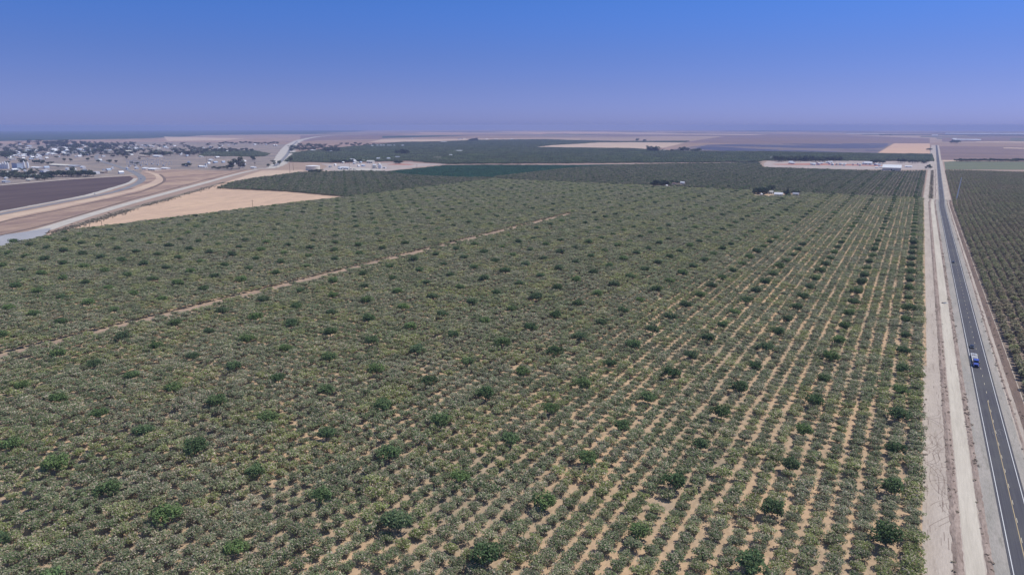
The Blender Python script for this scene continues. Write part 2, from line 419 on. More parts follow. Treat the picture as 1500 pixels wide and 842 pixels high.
cm.build('centre_line', M['yellow'])['kind'] = 'structure'
cm = MB(); u = 60.0
while u < 1500: quad(cm, u, u+3.0, 39.64, 39.78, 8); u += 12.2
cm.build('centre_dashes', plain('dash_paint', (.68,.60,.42), .7))['kind'] = 'structure'
# beyond the cross track: frontage strip, scrub and pale shoulders
M['drygrass'] = soil('frontage_grass', (.19,.17,.12), (.25,.2,.15), (.14,.14,.09), .03, .3)
lane('roadside_sand', 13, 52.5, M['verge'], 1, 1345, 5200, 0, 30)
lane('frontage_strip', 20.2, 27.4, M['drygrass'], 3, 1352, 2235, .6, 12)
lane('dirt_berm', 29.5, 30.8, M['red'], 3, 1360, 2600, .5, 6)
# tyre marks on the sand, sweeping arcs of dark soil
tm = MB()
def arc(mb, cu, cv, r, a0, a1, w, L=3):
    k = 24
    for i in range(k):
        t0 = a0+(a1-a0)*i/k; t1 = a0+(a1-a0)*(i+1)/k; q = []
        for t, rr in ((t0, r), (t1, r), (t1, r+w), (t0, r+w)):
            x, y = W(cu+rr*2.2*math.sin(t), cv+rr*math.cos(t)); q.append((x, y, gz(x, y)+lift(x, y, L)+.004))
        mb.face(q)
def wander(mb, u, v, hd, curv, n, w=.2, gap=1.75, L=3):
    for side in (0, gap):
        uu, vv, h_, c_ = u, v, hd, curv; pr = None
        for i in range(n):
            c_ += mnoise.noise(Vector((u+i*.21, v, 7)))*.02; h_ += c_; uu += .8*math.cos(h_); vv += .8*math.sin(h_)
            if vv < 14.6 or vv > 21.4: h_ = -h_; vv = min(max(vv, 14.6), 21.4)
            nx, nv = -math.sin(h_), math.cos(h_); a_ = (uu+nx*side, vv+nv*side); b_ = (uu+nx*(side+w), vv+nv*(side+w))
            if pr and 14.3 < a_[1] < 21.8 and mnoise.noise(Vector((uu*.3, vv, side))) > -.35:
                q = [W(*p) for p in (pr[0], a_, b_, pr[1])]; q = [(x, y, gz(x, y)+lift(x, y, L)+.004) for x, y in q]
                c = (q[1][0]-q[0][0])*(q[3][1]-q[0][1])-(q[1][1]-q[0][1])*(q[3][0]-q[0][0])
                mb.face(q if c > 0 else q[::-1])
            pr = (a_, b_)
for u0, v0, hd, cv_, n_ in ((258,16,.25,.14,34),(268,17.5,.5,-.11,30),(282,16,.1,.10,30),(240,16.2,.2,.07,30),(226,15.6,.3,.05,26),(290,17.3,.02,.0,60),(250,18.8,.02,.0,70)):
    wander(tm, u0, v0, hd, cv_, n_)
for k in range(120):
    u0 = rng.uniform(130, 700); v0 = rng.choice([15.4, 16.2, 18.9, 19.8, 20.6]) + rng.uniform(-.3, .3); quad(tm, u0, u0+rng.uniform(2, 9), v0, v0+rng.uniform(.1, .24), 3)
tm.build('tyre_marks', soil('tyre_mark_soil', (.33,.265,.215), (.26,.205,.17), None, .2, 1.0))['kind'] = 'structure'
sk = MB()
for cu, cv, r, a0, a1 in ((318,40.4,.9,0,6.2),(316,39.2,.7,0,5.0),(320,41.6,.8,0,4.2),(314,40.9,.9,.6,4.4)): arc(sk, cu, cv, r, a0, a1, .10, 7)
sk.build('skid_marks', plain('scuffed_asphalt', (.19,.185,.18), .8))['kind'] = 'structure'

# ------------------------------------------------------------------ fields beyond
def px_sheet(name, pts, mat, layer, wob=None): return sheet(name, GP(pts), mat, layer, wob)
M['gold'] = soil('golden_stubble', (.60,.42,.28), (.53,.37,.255), (.46,.33,.23), .02, .1, (1.5, .4, 1), k=.8)
M['dry'] = soil('dry_field', (.42,.295,.21), (.26,.18,.145), (.50,.36,.25), .010, .06, (1.8, .5, 1), k=1.1)
M['plough'] = soil('ploughed_field', (.088,.062,.059), (.115,.083,.076), (.145,.11,.098), .006, .1, (3, .4, 1), k=.8)
M['townground'] = soil('town_ground', (.31,.25,.20), (.22,.19,.165), (.42,.33,.25), .009, .05, k=.9)
M['tan'] = soil('tan_soil', (.58,.44,.31), (.52,.38,.28), (.45,.32,.25), .006, .05, (.5, 1.5, 1), k=.4)
M['peach'] = soil('peach_field', (.62,.41,.27), (.56,.36,.24), (.66,.46,.31), .008, .05, (.4, 2, 1), k=.4)
M['crop'] = soil('crop_soil', (.045,.105,.065), (.04,.095,.06), (.055,.11,.065), .01, .2, (.3, 3, 1), k=.5)
M['olive'] = soil('olive_field', (.16,.175,.10), (.145,.16,.095), (.175,.18,.11), .01, .1, k=.4)
M['hwy'] = soil('worn_highway', (.20,.20,.21), (.25,.245,.24), None, .03, .2, k=.4)
M['concrete'] = soil('pale_wash', (.54,.49,.41), (.47,.43,.37), (.42,.38,.33), .05, .3, k=.4)
M['greypad'] = soil('grey_hardstand', (.36,.355,.36), (.32,.32,.33), (.42,.40,.38), .03, .2, k=.4)
M['fargreen'] = soil('far_groves', (.030,.062,.048), (.040,.075,.055), (.055,.07,.05), .0008, .01, (1, .5, 1), k=.4)
M['mauve'] = soil('fallow_field', (.20,.14,.13), (.25,.175,.15), (.16,.125,.12), .0022, .02, (.4, 2, 1), k=.4)
M['solarground'] = soil('solar_farm_ground', (.17,.14,.15), (.22,.18,.17), (.14,.12,.14), .003, .05, k=.3)
M['yard'] = soil('farm_yard', (.46,.38,.33), (.38,.32,.28), (.52,.45,.38), .02, .15, k=.7)
px_sheet('far_groves', [(-260,191.2),(545,191.0),(520,193.4),(440,196.5),(300,198.5),(230,203.5),(90,206.5),(-260,209)], M['fargreen'], 3)
px_sheet('far_groves', [(560,199.6),(640,198.6),(690,199.4),(560,202.4)], M['fargreen'], 3)
px_sheet('far_groves', [(1075,190.8),(1260,191.6),(1290,193.2),(1100,193.0)], M['fargreen'], 3)
px_sheet('far_groves', [(1340,193.5),(1480,194),(1560,196),(1560,201),(1490,202),(1420,199.5)], M['mauve'], 3)
px_sheet('far_field', [(400,199.5),(560,196.5),(620,199),(560,204),(470,206),(420,208)], M['mauve'], 2)
px_sheet('town_ground', [(-160,209),(90,206.5),(230,205),(420,212),(424,236),(405,247),(330,250),(210,247),(205,256),(100,262),(0,270.5),(-160,276)], M['townground'], 2)
px_sheet('ploughed_field', [(-160,277),(0,272),(100,263.5),(190,258.2),(198,262.5),(190,269),(160,279),(130,286.5),(60,299.5),(0,310),(-160,330)], M['plough'], 3, (60, 5))
px_sheet('dry_field', [(-160,335),(0,312),(60,300.5),(130,288),(185,275),(206,262),(215,250),(335,250),(372,248.5),(300,266),(200,291),(100,318),(0,346),(-160,395)], M['dry'], 2, (60, 5))
px_sheet('dry_field', [(-160,210),(200,203.5),(300,199.5),(440,197),(440,207),(320,209),(200,208),(60,212)], M['dry'], 3, (60, 5))
px_sheet('golden_field', [(60,347),(110,329),(200,304),(270,283),(320,270.5),(345,262),(330,276.5),(420,281),(500,288.2),(505,290.2),(480,292.5),(400,303.5),(300,317.5),(200,328),(150,333.5),(75,343)], M['gold'], 4, (60, 5))
px_sheet('golden_field', [(345,262),(385,250),(560,247),(560,251),(520,250.5),(440,253),(372,262),(330,269.5)], M['tan'], 3, (60, 5))
px_sheet('green_crop', [(562,252),(600,248.2),(650,242.6),(700,241.6),(850,242.2),(1112,238.2),(1112,239.8),(930,242),(850,246),(817,249),(752,257),(722,261),(667,261),(600,257.3)], M['crop'], 4)
groves = [(424,237.5),(430,224.5),(505,216.5),(590,208.8),(640,208.4),(700,205.8),(800,204.9),(850,206.4),(905,207.6),(1010,207.2),(1000,209),(930,208.8),(880,209),(805,213.4),(776,216.6),(850,217.5),(930,218.4),(960,221.6),(1060,222.8),(1110,222.8),(1280,225.8),(1364,227),(1363,236.4),(1300,236.2),(1110,235.6),(1108,238.0),(850,239.4),(655,240.6),(600,236),(480,238.5)]
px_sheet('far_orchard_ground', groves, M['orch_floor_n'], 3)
px_sheet('tan_field', [(776,216.6),(805,213),(880,208.7),(930,208.5),(1003,209.3),(985,214),(960,219),(955,221),(930,218),(850,217.4)], M['tan'], 4)
px_sheet('solar_farm_ground', [(985,219),(1030,212.5),(1090,211),(1308,210),(1283,225.4),(1130,222.5),(1050,222.6),(1000,222)], M['solarground'], 4)
px_sheet('peach_field', [(1284,225.6),(1310,210.4),(1362,210.6),(1362,226.8)], M['peach'], 4)
px_sheet('tan_strip', [(1280,226.2),(1362,227.2),(1362,226.4),(1284,225.4),(1050,222.4),(1000,222),(1000,222.9),(1110,223.2)], M['tan'], 5)
px_sheet('farm_yard', [(1118,240.5),(1124,236.2),(1235,235.6),(1300,236.8),(1361,237.6),(1360,248.8),(1250,248.6),(1120,244.6)], M['yard'], 4)
px_sheet('red_soil_strip', [(1130,240.6),(1190,239.4),(1240,240.6),(1290,242.6),(1330,243.2),(1290,244),(1230,242.4),(1140,241.8)], soil('rust_soil', (.42,.17,.12), (.46,.26,.2)), 6)
px_sheet('industrial_yard', [(470,250),(480,244),(470,240),(600,238.5),(655,241),(620,244),(562,251.5)], M['yard'], 4)
px_sheet('pale_pad', [(494,250),(497,246),(528,246),(560,248.5),(555,251)], M['concrete'], 5)
px_sheet('red_soil_strip', [(566,241.6),(578,239.8),(610,240.8),(600,242)], soil('rust_soil2', (.42,.17,.12), (.46,.26,.2)), 6)
px_sheet('olive_field', [(1385,248.4),(1383,237.6),(1400,236.4),(1580,237.8),(1580,249.2)], M['olive'], 4)
px_sheet('tan_strip', [(1381,236.8),(1380,234.6),(1400,234.8),(1402,236.4)], M['tan'], 4)
px_sheet('fallow_field', [(1379,234.8),(1376,214.8),(1400,214.2),(1580,216),(1580,236.5),(1400,235)], M['mauve'], 3)
px_sheet('mauve_field', [(1000,209),(1060,200),(1230,198),(1362,203),(1362,210),(1310,210),(1090,211)], M['mauve'], 3)
px_sheet('pale_field', [(560,204.6),(700,203.5),(850,203.9),(850,205),(700,205.4),(590,208.4),(540,208.4)], M['tan'], 4)
for pts, mt in (([(1075,190.3),(1125,190),(1128,191),(1080,191.2)],'tan'),([(850,197),(1100,196),(1240,198.4),(1100,199.6),(900,200)],'mauve'),([(600,193.6),(760,192.6),(1010,194.4),(800,196.4),(620,196.2)],'peach'),([(1393,195.6),(1493,195.6),(1493,197.2),(1393,197)],'concrete'),([(1430,207.5),(1560,208.6),(1560,210),(1430,208.7)],'tan'),([(1380,202),(1480,201.6),(1480,206.5),(1380,208)],'mauve'),([(1470,216.4),(1580,218.6),(1580,220),(1470,217.6)],'tan'),([(240,200.5),(360,203),(330,206),(245,207)],'tan'),([(1240,195.8),(1362,196.6),(1362,197.8),(1240,196.6)],'concrete')):
    px_sheet('far_field', pts, M[mt], 5)
fr = np.random.default_rng(11); keys = ['tan','mauve','fargreen','dry','peach','concrete','townground','fargreen','gold','plough','mauve']
nf = 0
while nf < 70:
    u = fr.uniform(5200, 26000); v = fr.uniform(-20000, 12000); du = fr.uniform(250, 1500)*(.5+u/20000); dv = fr.uniform(600, 3500)
    x, y = W(u, v); px, py, d = P(x, y)
    if d < 0 or not (-60 < px < 1560 and 190.2 < py < 202) or (px < 620 and py > 190.5) or (980 < px < 1370 and py > 199): continue
    k = keys[int(fr.integers(len(keys)))]
    if k == 'concrete': du *= .15
    sheet('far_field', [W(u-du/2, v-dv/2), W(u+du/2, v-dv/2), W(u+du/2, v+dv/2), W(u-du/2, v+dv/2)], M[k], 6 + nf % 7); nf += 1
# canal-side road, highway and tracks on the left
def px_ribbon(name, pts, width, mat, layer, jit=0, prof=None): return ribbon(name, GP(pts), width, mat, layer, jit, prof)
px_ribbon('diagonal_road', [(-90,385),(0,353.5),(60,337.5),(120,318.5),(200,295),(300,268),(350,254.5),(378,248.4)], [38,30,22,18,17,16,14,12], M['concrete'], 6, .8)
px_sheet('grey_hardstand', [(-120,372),(0,345),(75,334),(62,350),(0,362),(-120,396)], M['greypad'], 7)
px_ribbon('scrub_strip', [(80,340),(150,318.5),(200,303.5),(270,284),(330,266)], [10,18,17,13,8], soil('scrub_soil', (.22,.18,.13), (.30,.24,.18), (.14,.13,.09), .04, .2), 6, 2.5)
px_ribbon('sand_bank', [(-90,347),(0,320),(75,305),(150,289.5),(200,278),(226,268.5),(235,262.5),(231,256.5),(214,251.5)], [34,30,26,24,22,22,20,16,10], M['tan'], 5, 1.5)
px_ribbon('brown_ditch', [(-90,354),(0,326),(75,310),(150,294),(205,281.5),(236,269),(241,262),(234,255.5)], 6, M['brown'], 6, 1)
px_ribbon('brown_ditch', [(-90,366),(0,345),(60,331),(120,314),(200,290.5),(300,264),(362,248.6)], 5, M['brown'], 7, 1)
px_ribbon('highway', [(-90,331),(0,314),(75,299.5),(130,289),(170,280.5),(198,270.5),(208,263),(204,257),(190,250),(168,242.5),(145,235),(141,229.5),(148,226),(170,225)], [13,13,12,12,13,14,16,16,15,15,14,14,14,12], M['hwy'], 7)
px_ribbon('pale_shoulder', [(-90,326.5),(0,310.5),(75,296.5),(130,286),(165,276),(190,268),(199,261.5)], [9,9,10,16,14,11,9], M['concrete'], 6, 2)
px_ribbon('pale_road', [(378,247),(396,246.5),(408,241),(416,232),(420,224),(424,216),(430,210.5),(445,204.5),(478,199.5),(540,197)], [22,26,44,66,74,70,66,60,54,50], M['concrete'], 6, 5)
px_ribbon('highway', [(402,244),(412,236),(421,226),(428,214),(436,207)], 13, M['hwy'], 8)
px_ribbon('pale_road', [(0,271.5),(40,268),(100,263),(160,259),(196,256.5)], 12, M['concrete'], 5, 2)
px_ribbon('pale_road', [(150,222),(200,218),(330,208.5),(420,207.6)], 12, M['townground'], 5, 2)
px_ribbon('pale_road', [(655,241.6),(850,241.4),(1118,238.4)], 11, M['yard'], 6, 2)
px_ribbon('pale_road', [(560,251.6),(600,247.6),(640,243.2),(680,241.2)], 9, M['tan'], 6, 1)
px_ribbon('pale_road', [(1240,249.2),(1362,250.2)], 9, M['tan'], 5, 1)

# ------------------------------------------------------------------ orchards
DV, DU = 6.4, 33.1/6
V0, U0 = 5.3, 9.2
def seen(px, py, m=50, ylo=1000): return -m < px < 1500+m and 185 < py < ylo
females = []; males = []
CLEAR0 = [(1104, 1172, 284.0, 288.2), (983, 1005, 268.5, 272.4), (955, 982, 271.5, 274.5)]
for j in range(-133, 2):
    v = V0 + j*DV
    for i in range(-12, 262):
        u = U0 + i*DU
        if abs(v+411) < 3.3 and u < 860: continue
        if u > UEND-3: continue
        if rng.uniform() < .0015 or (abs(v+404.3) < 2 and u < 860 and rng.uniform() < .6): continue
        x, y = W(u + rng.normal(0, .22), v + rng.normal(0, .18))
        px, py, d = P(x, y, 1.5)
        if not seen(px, py, 90, 1060): continue
        if not inside(x, y, mainpoly) or any(a < px < b and c < P(x, y)[1] < d_ for a, b, c, d_ in CLEAR0): continue
        if (j % 5 == 0) and (i % 6 == 0): males.append((x, y, d, px, py, i, j))
        else: females.append((x, y, d, px, py, i, j))
ONES = 'zeroth first second third fourth fifth sixth seventh eighth ninth tenth eleventh twelfth thirteenth fourteenth fifteenth sixteenth seventeenth eighteenth nineteenth'.split()
TENS = 'x x twenty thirty forty fifty sixty seventy eighty ninety'.split(); TENTH = 'x x twentieth thirtieth fortieth fiftieth sixtieth seventieth eightieth ninetieth'.split()
def ordinal(n):
    if n < 20: return ONES[n]
    if n < 100: return TENTH[n//10] if n % 10 == 0 else TENS[n//10]+'-'+ONES[n % 10]
    return 'hundred-and-'+ordinal(n-100) if n > 100 else 'hundredth'
def pick300(lst, n=300):
    lst = sorted(lst, key=lambda t: t[2])
    vis = [t for t in lst if -2 < t[3] < 1502 and t[4] < 846][:n]; s = set(id(t) for t in vis)
    return vis, [t for t in lst if id(t) not in s]
fi, fs = pick300(females); mi_, ms = pick300(males)
def ranks(lst):
    by = {}
    for t in sorted(lst, key=lambda t: t[2]): by.setdefault(t[6], []).append(t)
    return {id(t): k+1 for r in by.values() for k, t in enumerate(r)}
def plant(lst, protos, name, lab, group, step, s0):
    rk = ranks(lst); first = {}
    for t in lst:
        x, y, d, px, py, i, j = t; k = int(rng.integers(len(protos)))
        if k not in first:
            root = empty(name, x, y); cr = bpy.data.objects.new('crown', protos[k][0]); tr = bpy.data.objects.new('trunk', protos[k][1])
            for q in (cr, tr): COL.objects.link(q); q.parent = root
            first[k] = root
        else: root = copy_tree(first[k])
        root.location = (x, y, gz(x, y)); root.rotation_euler = (0, 0, rng.uniform(0, 2*PI)); s = s0*rng.uniform(.86, 1.14)*((1.05 if j >= 1 else .99 if UV(x, y)[1] < -140 else .94) if step == 1 else 1.0); root.scale = (s, s, s*rng.uniform(.92, 1.08)*(1.12 if step == 5 else 1))
        row = (1-j)//step + 1 if step > 1 else 2-j
        tag(root, lab % (ordinal(rk[id(t)]), ordinal(row)), 'tree', group)
plant(fi, PROTO, 'orchard_tree', 'pale grey-green orchard tree, %s up from bottom edge, %s row from the sandy verge', 'pale orchard trees in the nearest rows', 1, 1.0)
plant(mi_, PROTO_M, 'dark_orchard_tree', 'dark bushy tree, %s up from bottom edge, %s dark line from the verge', 'darker trees spaced through the pale orchard', 5, 1.17)

near_coll = hidden_coll('near_tree', [foliage_mesh('t', 760, L, .275, M['leaf_f'], limbs(L, 3.4), twigs=60, n_up=1.1, spread=.7, shell=.1) for _, _, L in PROTO])
def scat(name, coll, n_proto, lst, label, cat, s0=1.0, sv=.17, z=0.0):
    pts = [(t[0], t[1], gz(t[0], t[1])+z) for t in lst]; n = len(pts)
    zone = np.array([(1.05 if t[6] >= 1 else (.90, .96, .91, .98, .92)[t[6] % 5]) if UV(t[0], t[1])[1] > -140 else .99 for t in lst]) if name == 'orchard_rows' and s0 == 1.0 and len(lst[0]) > 2 else 1.0
    return gn_stuff(name, coll, pts, rng.uniform(0, 2*PI, n), s0*zone*rng.uniform(1-sv, 1+sv, n), rng.integers(0, n_proto, n), label, cat)
scat('orchard_rows', near_coll, 9, fs, 'thousands of pale grey-green orchard trees in rows across the big block', 'orchard')
male_coll = hidden_coll('male_tree', [foliage_mesh('t', 800, L, .34, M['leaf_m'], limbs(L, 5.0), n_up=.8) for _, _, L in PROTO_M])
scat('dark_tree_pattern', male_coll, 6, ms, 'many more dark trees dotted in a regular grid through the far orchard rows', 'orchard', 1.03)

CLEAR = [(1104, 1172, 284.0, 288.2), (983, 1005, 268.5, 272.4), (955, 982, 271.5, 274.5), (1290, 1340, 246, 251.6)]
def lattice(poly, v0, v1, u0, u1, dv, du, keep=None, miss=.01, jit=.25, m=40, shifted=False):
    out = []
    for j in range(int(v0/dv), int(v1/dv)+1):
        for i in range(int(u0/du), int(u1/du)+1):
            v = j*dv; u = i*du
            if rng.uniform() < miss: continue
            x, y = W(u+rng.normal(0, jit), v+rng.normal(0, jit) + (shift(u) if shifted else 0)); px, py, d = P(x, y)
            if seen(px, py, m, 1060) and inside(x, y, poly) and not any(a < px < b and c < py < d_ for a, b, c, d_ in CLEAR): out.append((x, y, d, px, py, i, j))
    return out
LN = [orchard_lobes(rng.uniform(5.2, 6.2), rng.uniform(3.6, 4.6), 6) for _ in range(6)]
coll_n = hidden_coll('far_tree', [foliage_mesh('t', 190, L, .52, M['leaf_n'], limbs(L, 4), n_up=1.0) for L in LN])
coll_r = hidden_coll('right_tree', [foliage_mesh('t', 420, L, .36, M['leaf_r'], limbs(L, 4), twigs=30, n_up=1.0) for L in LN])
coll_b = hidden_coll('male_far', [foliage_mesh('t', 260, L, .55, M['leaf_m'], limbs(L, 4)) for L in LN])
LV, LU = 6.4, 5.52
nN = lattice(blkN, -2400, 16, 1352, 3600, LV, LU, shifted=True, jit=.2)
n2 = lattice(blk2, -1400, -838, 866, 1500, LV, LU)
def split(l, a=6, b=5, o=(0, 0)): return [t for t in l if not (t[5] % a == o[0] and t[6] % b == o[1])], [t for t in l if t[5] % a == o[0] and t[6] % b == o[1]]
a1, b1 = split(nN); a2, b2 = split(n2)
# bare alleys near the road
a1 = [t for t in a1 if t[6] not in (-6, -11) or rng.uniform() < .45]
scat('orchard_rows', coll_n, 6, a1+a2, 'grey-green orchard rows in the blocks beyond the golden field and cross track', 'orchard', 1.0)
scat('dark_tree_pattern', coll_b, 6, b2+b1, 'darker trees in lines through the orchard blocks behind', 'orchard', 1.2)
nR = lattice([W(200,54.5),W(1170,54.5),W(UN,68),W(UN,900),W(200,500)], 50, 1000, 300, UN, 6.3, 5.0, shifted=True, miss=.015)
nR = [t for t in nR if not 1343 < UV(t[0], t[1])[0] < 1350]
scat('orchard_rows', coll_r, 6, nR, 'dull brownish-green orchard rows on the far side of the highway', 'orchard', .95)
# low crop rows of the teal field: patches of leafy plants
def patch_mesh(name, n, w, h, size, mat):
    c = np.stack([rng.uniform(-w/2, w/2, n), rng.uniform(-w/2, w/2, n), rng.uniform(.15, 1, n)**.7*h], 1)
    V = leaves(c, size, .8); me = bpy.data.meshes.new(name); me.from_pydata([tuple(x) for x in V.tolist()], [], [(4*i, 4*i+1, 4*i+2, 4*i+3) for i in range(n)]); me.materials.append(mat)
    for nm in ('lv', 'lw'): me.attributes.new(nm, 'FLOAT', 'FACE').data.foreach_set('value', rng.uniform(0, 1, n).astype(np.float32))
    me.update(); return me
cp = hidden_coll('crop_patch', [patch_mesh('t', 260, 14, 1.1, .75, M['leaf_c']) for _ in range(4)])
crop_poly = GP([(562,252),(600,248.2),(650,242.6),(700,241.8),(850,242.4),(1112,238.4),(1112,239.6),(930,241.8),(850,245.6),(817,248.6),(752,256.6),(722,260.6),(667,260.6),(600,257)])
scat('crop_rows', cp, 4, lattice(crop_poly, -2600, -300, 1200, 4000, 12.5, 12.5), 'deep green leafy crop in the field beyond the big orchard', 'crop')
# far groves: clusters of a 5 x 5 set of trees each
def cluster(name, nt_, pitch, mat, n, size, h, gap=.0):
    cs = []
    for i in range(nt_):
        for j in range(nt_):
            x = (i-(nt_-1)/2)*pitch + rng.normal(0, .4); y = (j-(nt_-1)/2)*pitch + rng.normal(0, .4); r = pitch*.48
            q = rng.normal(size=(n, 3)); q /= np.linalg.norm(q, axis=1)[:, None]; hh = h*rng.uniform(.85, 1.15)
            cs.append(np.stack([x+q[:, 0]*r, y+q[:, 1]*r, hh*.55+q[:, 2]*hh*.42], 1))
    c = np.concatenate(cs); V = leaves(c, size, 1.0); m = len(c)
    me = bpy.data.meshes.new(name); me.from_pydata([tuple(x) for x in V.tolist()], [], [(4*i, 4*i+1, 4*i+2, 4*i+3) for i in range(m)]); me.materials.append(mat)
    for nm in ('lv', 'lw'): me.attributes.new(nm, 'FLOAT', 'FACE').data.foreach_set('value', rng.uniform(0, 1, m).astype(np.float32))
    me.update(); return me
M['leaf_g'] = leafmat('grove_leaf', (.110,.160,.080), (.145,.165,.100), (.160,.205,.080), (.14,.13,.09), .08, (.5, .66), .004)
cc = hidden_coll('grove_cluster', [cluster('t', 5, 6.4, M['leaf_g'], 26, 1.15, 5.2) for _ in range(4)])
gp = GP(groves)
xs = [UV(*p)[1] for p in gp]; ys = [UV(*p)[0] for p in gp]
gl = []
def cl_lattice(poly, pitch=32.0):
    xs = [UV(*p)[1] for p in poly]; ys = [UV(*p)[0] for p in poly]; out = []
    for j in range(int(min(xs)//pitch), int(max(xs)//pitch)+2):
        for i in range(int(min(ys)//pitch), int(max(ys)//pitch)+2):
            x, y = W(i*pitch, j*pitch); px, py, d = P(x, y)
            if seen(px, py, 60) and inside(x, y, poly): out.append((x, y, d, px, py, i, j))
    return out
def scat_aligned(name, coll, npr, lst, label, cat):
    pts = [(t[0], t[1], gz(t[0], t[1])) for t in lst]; n = len(pts)
    return gn_stuff(name, coll, pts, -A + rng.integers(0, 4, n)*PI/2, np.full(n, 1.0), rng.integers(0, npr, n), label, cat)
scat_aligned('far_groves_trees', cc, 4, cl_lattice(gp), 'wide band of dark green groves stretching across the middle distance', 'groves')
gp2 = GP([(296,229),(300,222),(372,222),(392,226),(380,230)])
scat_aligned('far_groves_trees', cc, 4, cl_lattice(gp2), 'dark grove on the town side of the pale curving road', 'groves')
print('trees', len(fs), len(ms), len(a1)+len(a2), len(nR), len(cl_lattice(gp)))

# weeds: berms, verge, scrub strip
def tuft(n, r, h, s, mat):
    L = [(rng.uniform(-r, r)*.6, rng.uniform(-r, r)*.6, h*.45, r*.6, h*.5) for _ in range(3)]
    return foliage_mesh('t', n, L, s, mat, n_up=1.6, shell=.05)
tc = hidden_coll('weed_tuft', [tuft(22, .5, .22, .15, M['weed']) for _ in range(5)])
wl = []
for k in range(5200):
    u = rng.uniform(120, 1345); v = rng.choice([22.9, 30.6, 47.6, 14.6, 50.8], p=[.40, .24, .14, .14, .08]) + rng.normal(0, .55)
    if mnoise.noise(Vector((u*.02, v*.4, 0))) > -.05: x, y = W(u, v); wl.append((x, y))
scat('roadside_weeds', tc, 5, wl, 'low dry weeds along the dirt berms beside the highway', 'weeds', 1.0, .5)
sc2 = hidden_coll('scrub_bush', [tuft(70, 1.0, .8, .30, M['scrub']) for _ in range(5)])
sl = []
cl = smooth(GP([(80,341),(150,320),(200,305),(270,285.5),(335,266)]), 30)
for k in range(1300):
    p = cl[int(rng.integers(len(cl)))]; 
    if mnoise.noise(Vector((p[0]*.02, p[1]*.02, 1))) < -.25: continue
    sl.append((p[0]+rng.normal(0, 5), p[1]+rng.normal(0, 5)))
for k in range(420):
    u = rng.uniform(1356, 2235); x, y = W(u, 23.8+shift(u)+rng.normal(0, 1.5)); sl.append((x, y))
scat('scrub', sc2, 5, sl, 'dull scrub bushes along the pale diagonal road and the frontage strip', 'scrub', 1.0, .4)

# ------------------------------------------------------------------ buildings
for nm, c, r in (('w_white', (.82,.82,.80), .6), ('w_cream', (.70,.66,.55), .7), ('w_grey', (.45,.46,.48), .6), ('w_tan', (.50,.42,.34), .8), ('w_brown', (.26,.17,.13), .8), ('w_blue', (.42,.50,.60), .6),
                 ('steel', (.55,.56,.58), .45), ('glass', (.03,.04,.05), .1), ('dark', (.03,.03,.035), .5), ('wood', (.17,.12,.08), .85), ('palegrey', (.62,.62,.62), .6)):
    M[nm] = plain(nm, c, r, var=.1, scale=.12)
WM = {'w': 'w_white', 'c': 'w_cream', 'g': 'w_grey', 't': 'w_tan', 'b': 'w_brown', 'u': 'w_blue'}
CN = {'w': 'white', 'c': 'cream', 'g': 'grey', 't': 'tan', 'b': 'brown', 'u': 'pale blue'}
def building(x0, x1, yb, ht, label, cat, name='house', wall='w', roof='w', deep=.6, rot=None, gable=True, doors=2, group=None, tiny=False):
    """x0..x1, yb: where its near wall stands in the photograph; ht its height in metres"""
    px = (x0+x1)/2; x, y = G(px, yb); s = mpp(px, yb); w = max((x1-x0)*s, 4); d = max(w*deep, 5)
    rz = -A if rot is None else rot
    wdt = w/ (abs(math.cos(rz)) + deep*abs(math.sin(rz)))     # keep the apparent width
    d = max(wdt*deep, 5)
    root = empty(name, x + math.sin(-rz)*0, y + d*.5, rz); tag(root, label, cat, group)
    a, b = wdt/2, d/2; m = MB(); e = .35
    m.box(-a, a, -b, b, -1.5, ht*.5 if gable else ht*.9, 0)
    rf = MB(); h0 = ht*.5 if gable else ht*.9
    if gable:
        ov = .6
        if a >= b: P_ = [(-b-ov, h0-.1), (b+ov, h0-.1), (b+ov, h0+.15), (0, ht), (-b-ov, h0+.15)]; f = lambda q, s_: (s_*(a+ov), q[0], q[1])
        else: P_ = [(-a-ov, h0-.1), (a+ov, h0-.1), (a+ov, h0+.15), (0, ht), (-a-ov, h0+.15)]; f = lambda q, s_: (q[0], s_*(b+ov), q[1])
        A_ = [f(q, -1) for q in P_]; B_ = [f(q, 1) for q in P_]
        rf.face(A_); rf.face(B_[::-1])
        for i in range(5): j = (i+1) % 5; rf.face([A_[i], B_[i], B_[j], A_[j]])
    else:
        rf.box(-a-.3, a+.3, -b-.3, b+.3, h0, h0+.35); 
        for q in (-1, 1): rf.box(-a-.3, a+.3, q*b-.3 if q > 0 else -b-.3, b+.3 if q > 0 else -b+.0, h0+.352, ht)
    if tiny:
        k = len(m.v); m.v += rf.v; m.f += [tuple(k+i for i in q) for q in rf.f]; m.m += [1]*len(rf.f)
        me = m.mesh(name, [M[WM[wall]], M[WM[roof]]]); bpy.data.objects.remove(root)
        o = bpy.data.objects.new(name, me); COL.objects.link(o); o.location = (x, y+d*.5, gz(x, y)); o.rotation_euler = (0, 0, rz); return tag(o, label, cat, group)
    m.build('wall', M[WM[wall]], root); rf.build('roof', M[WM[roof]], root)
    for i in range(doors):
        dm = MB(); xx = -a + wdt*(i+.5)/doors; dw = min(wdt/doors*.28, 3.0); dh = min(h0*.7, 4)
        dm.box(xx-dw/2, xx+dw/2, -b-.06, -b+.05, 0, dh); dm.build('door' if i % 2 == 0 else 'window', M['dark'], root)
    return root
B = building
B(56,70,253.4,7,'white box-shaped building left of the tree belt behind the ploughed field','building',wall='w',roof='w',gable=False,deep=.7)
B(0,13,267.5,5,'pale grey-roofed house at the left edge beside the ploughed field','house',wall='w',roof='g')
B(35,50,265,5,'low cream-roofed house among trees just behind the ploughed field','house',wall='t',roof='c')
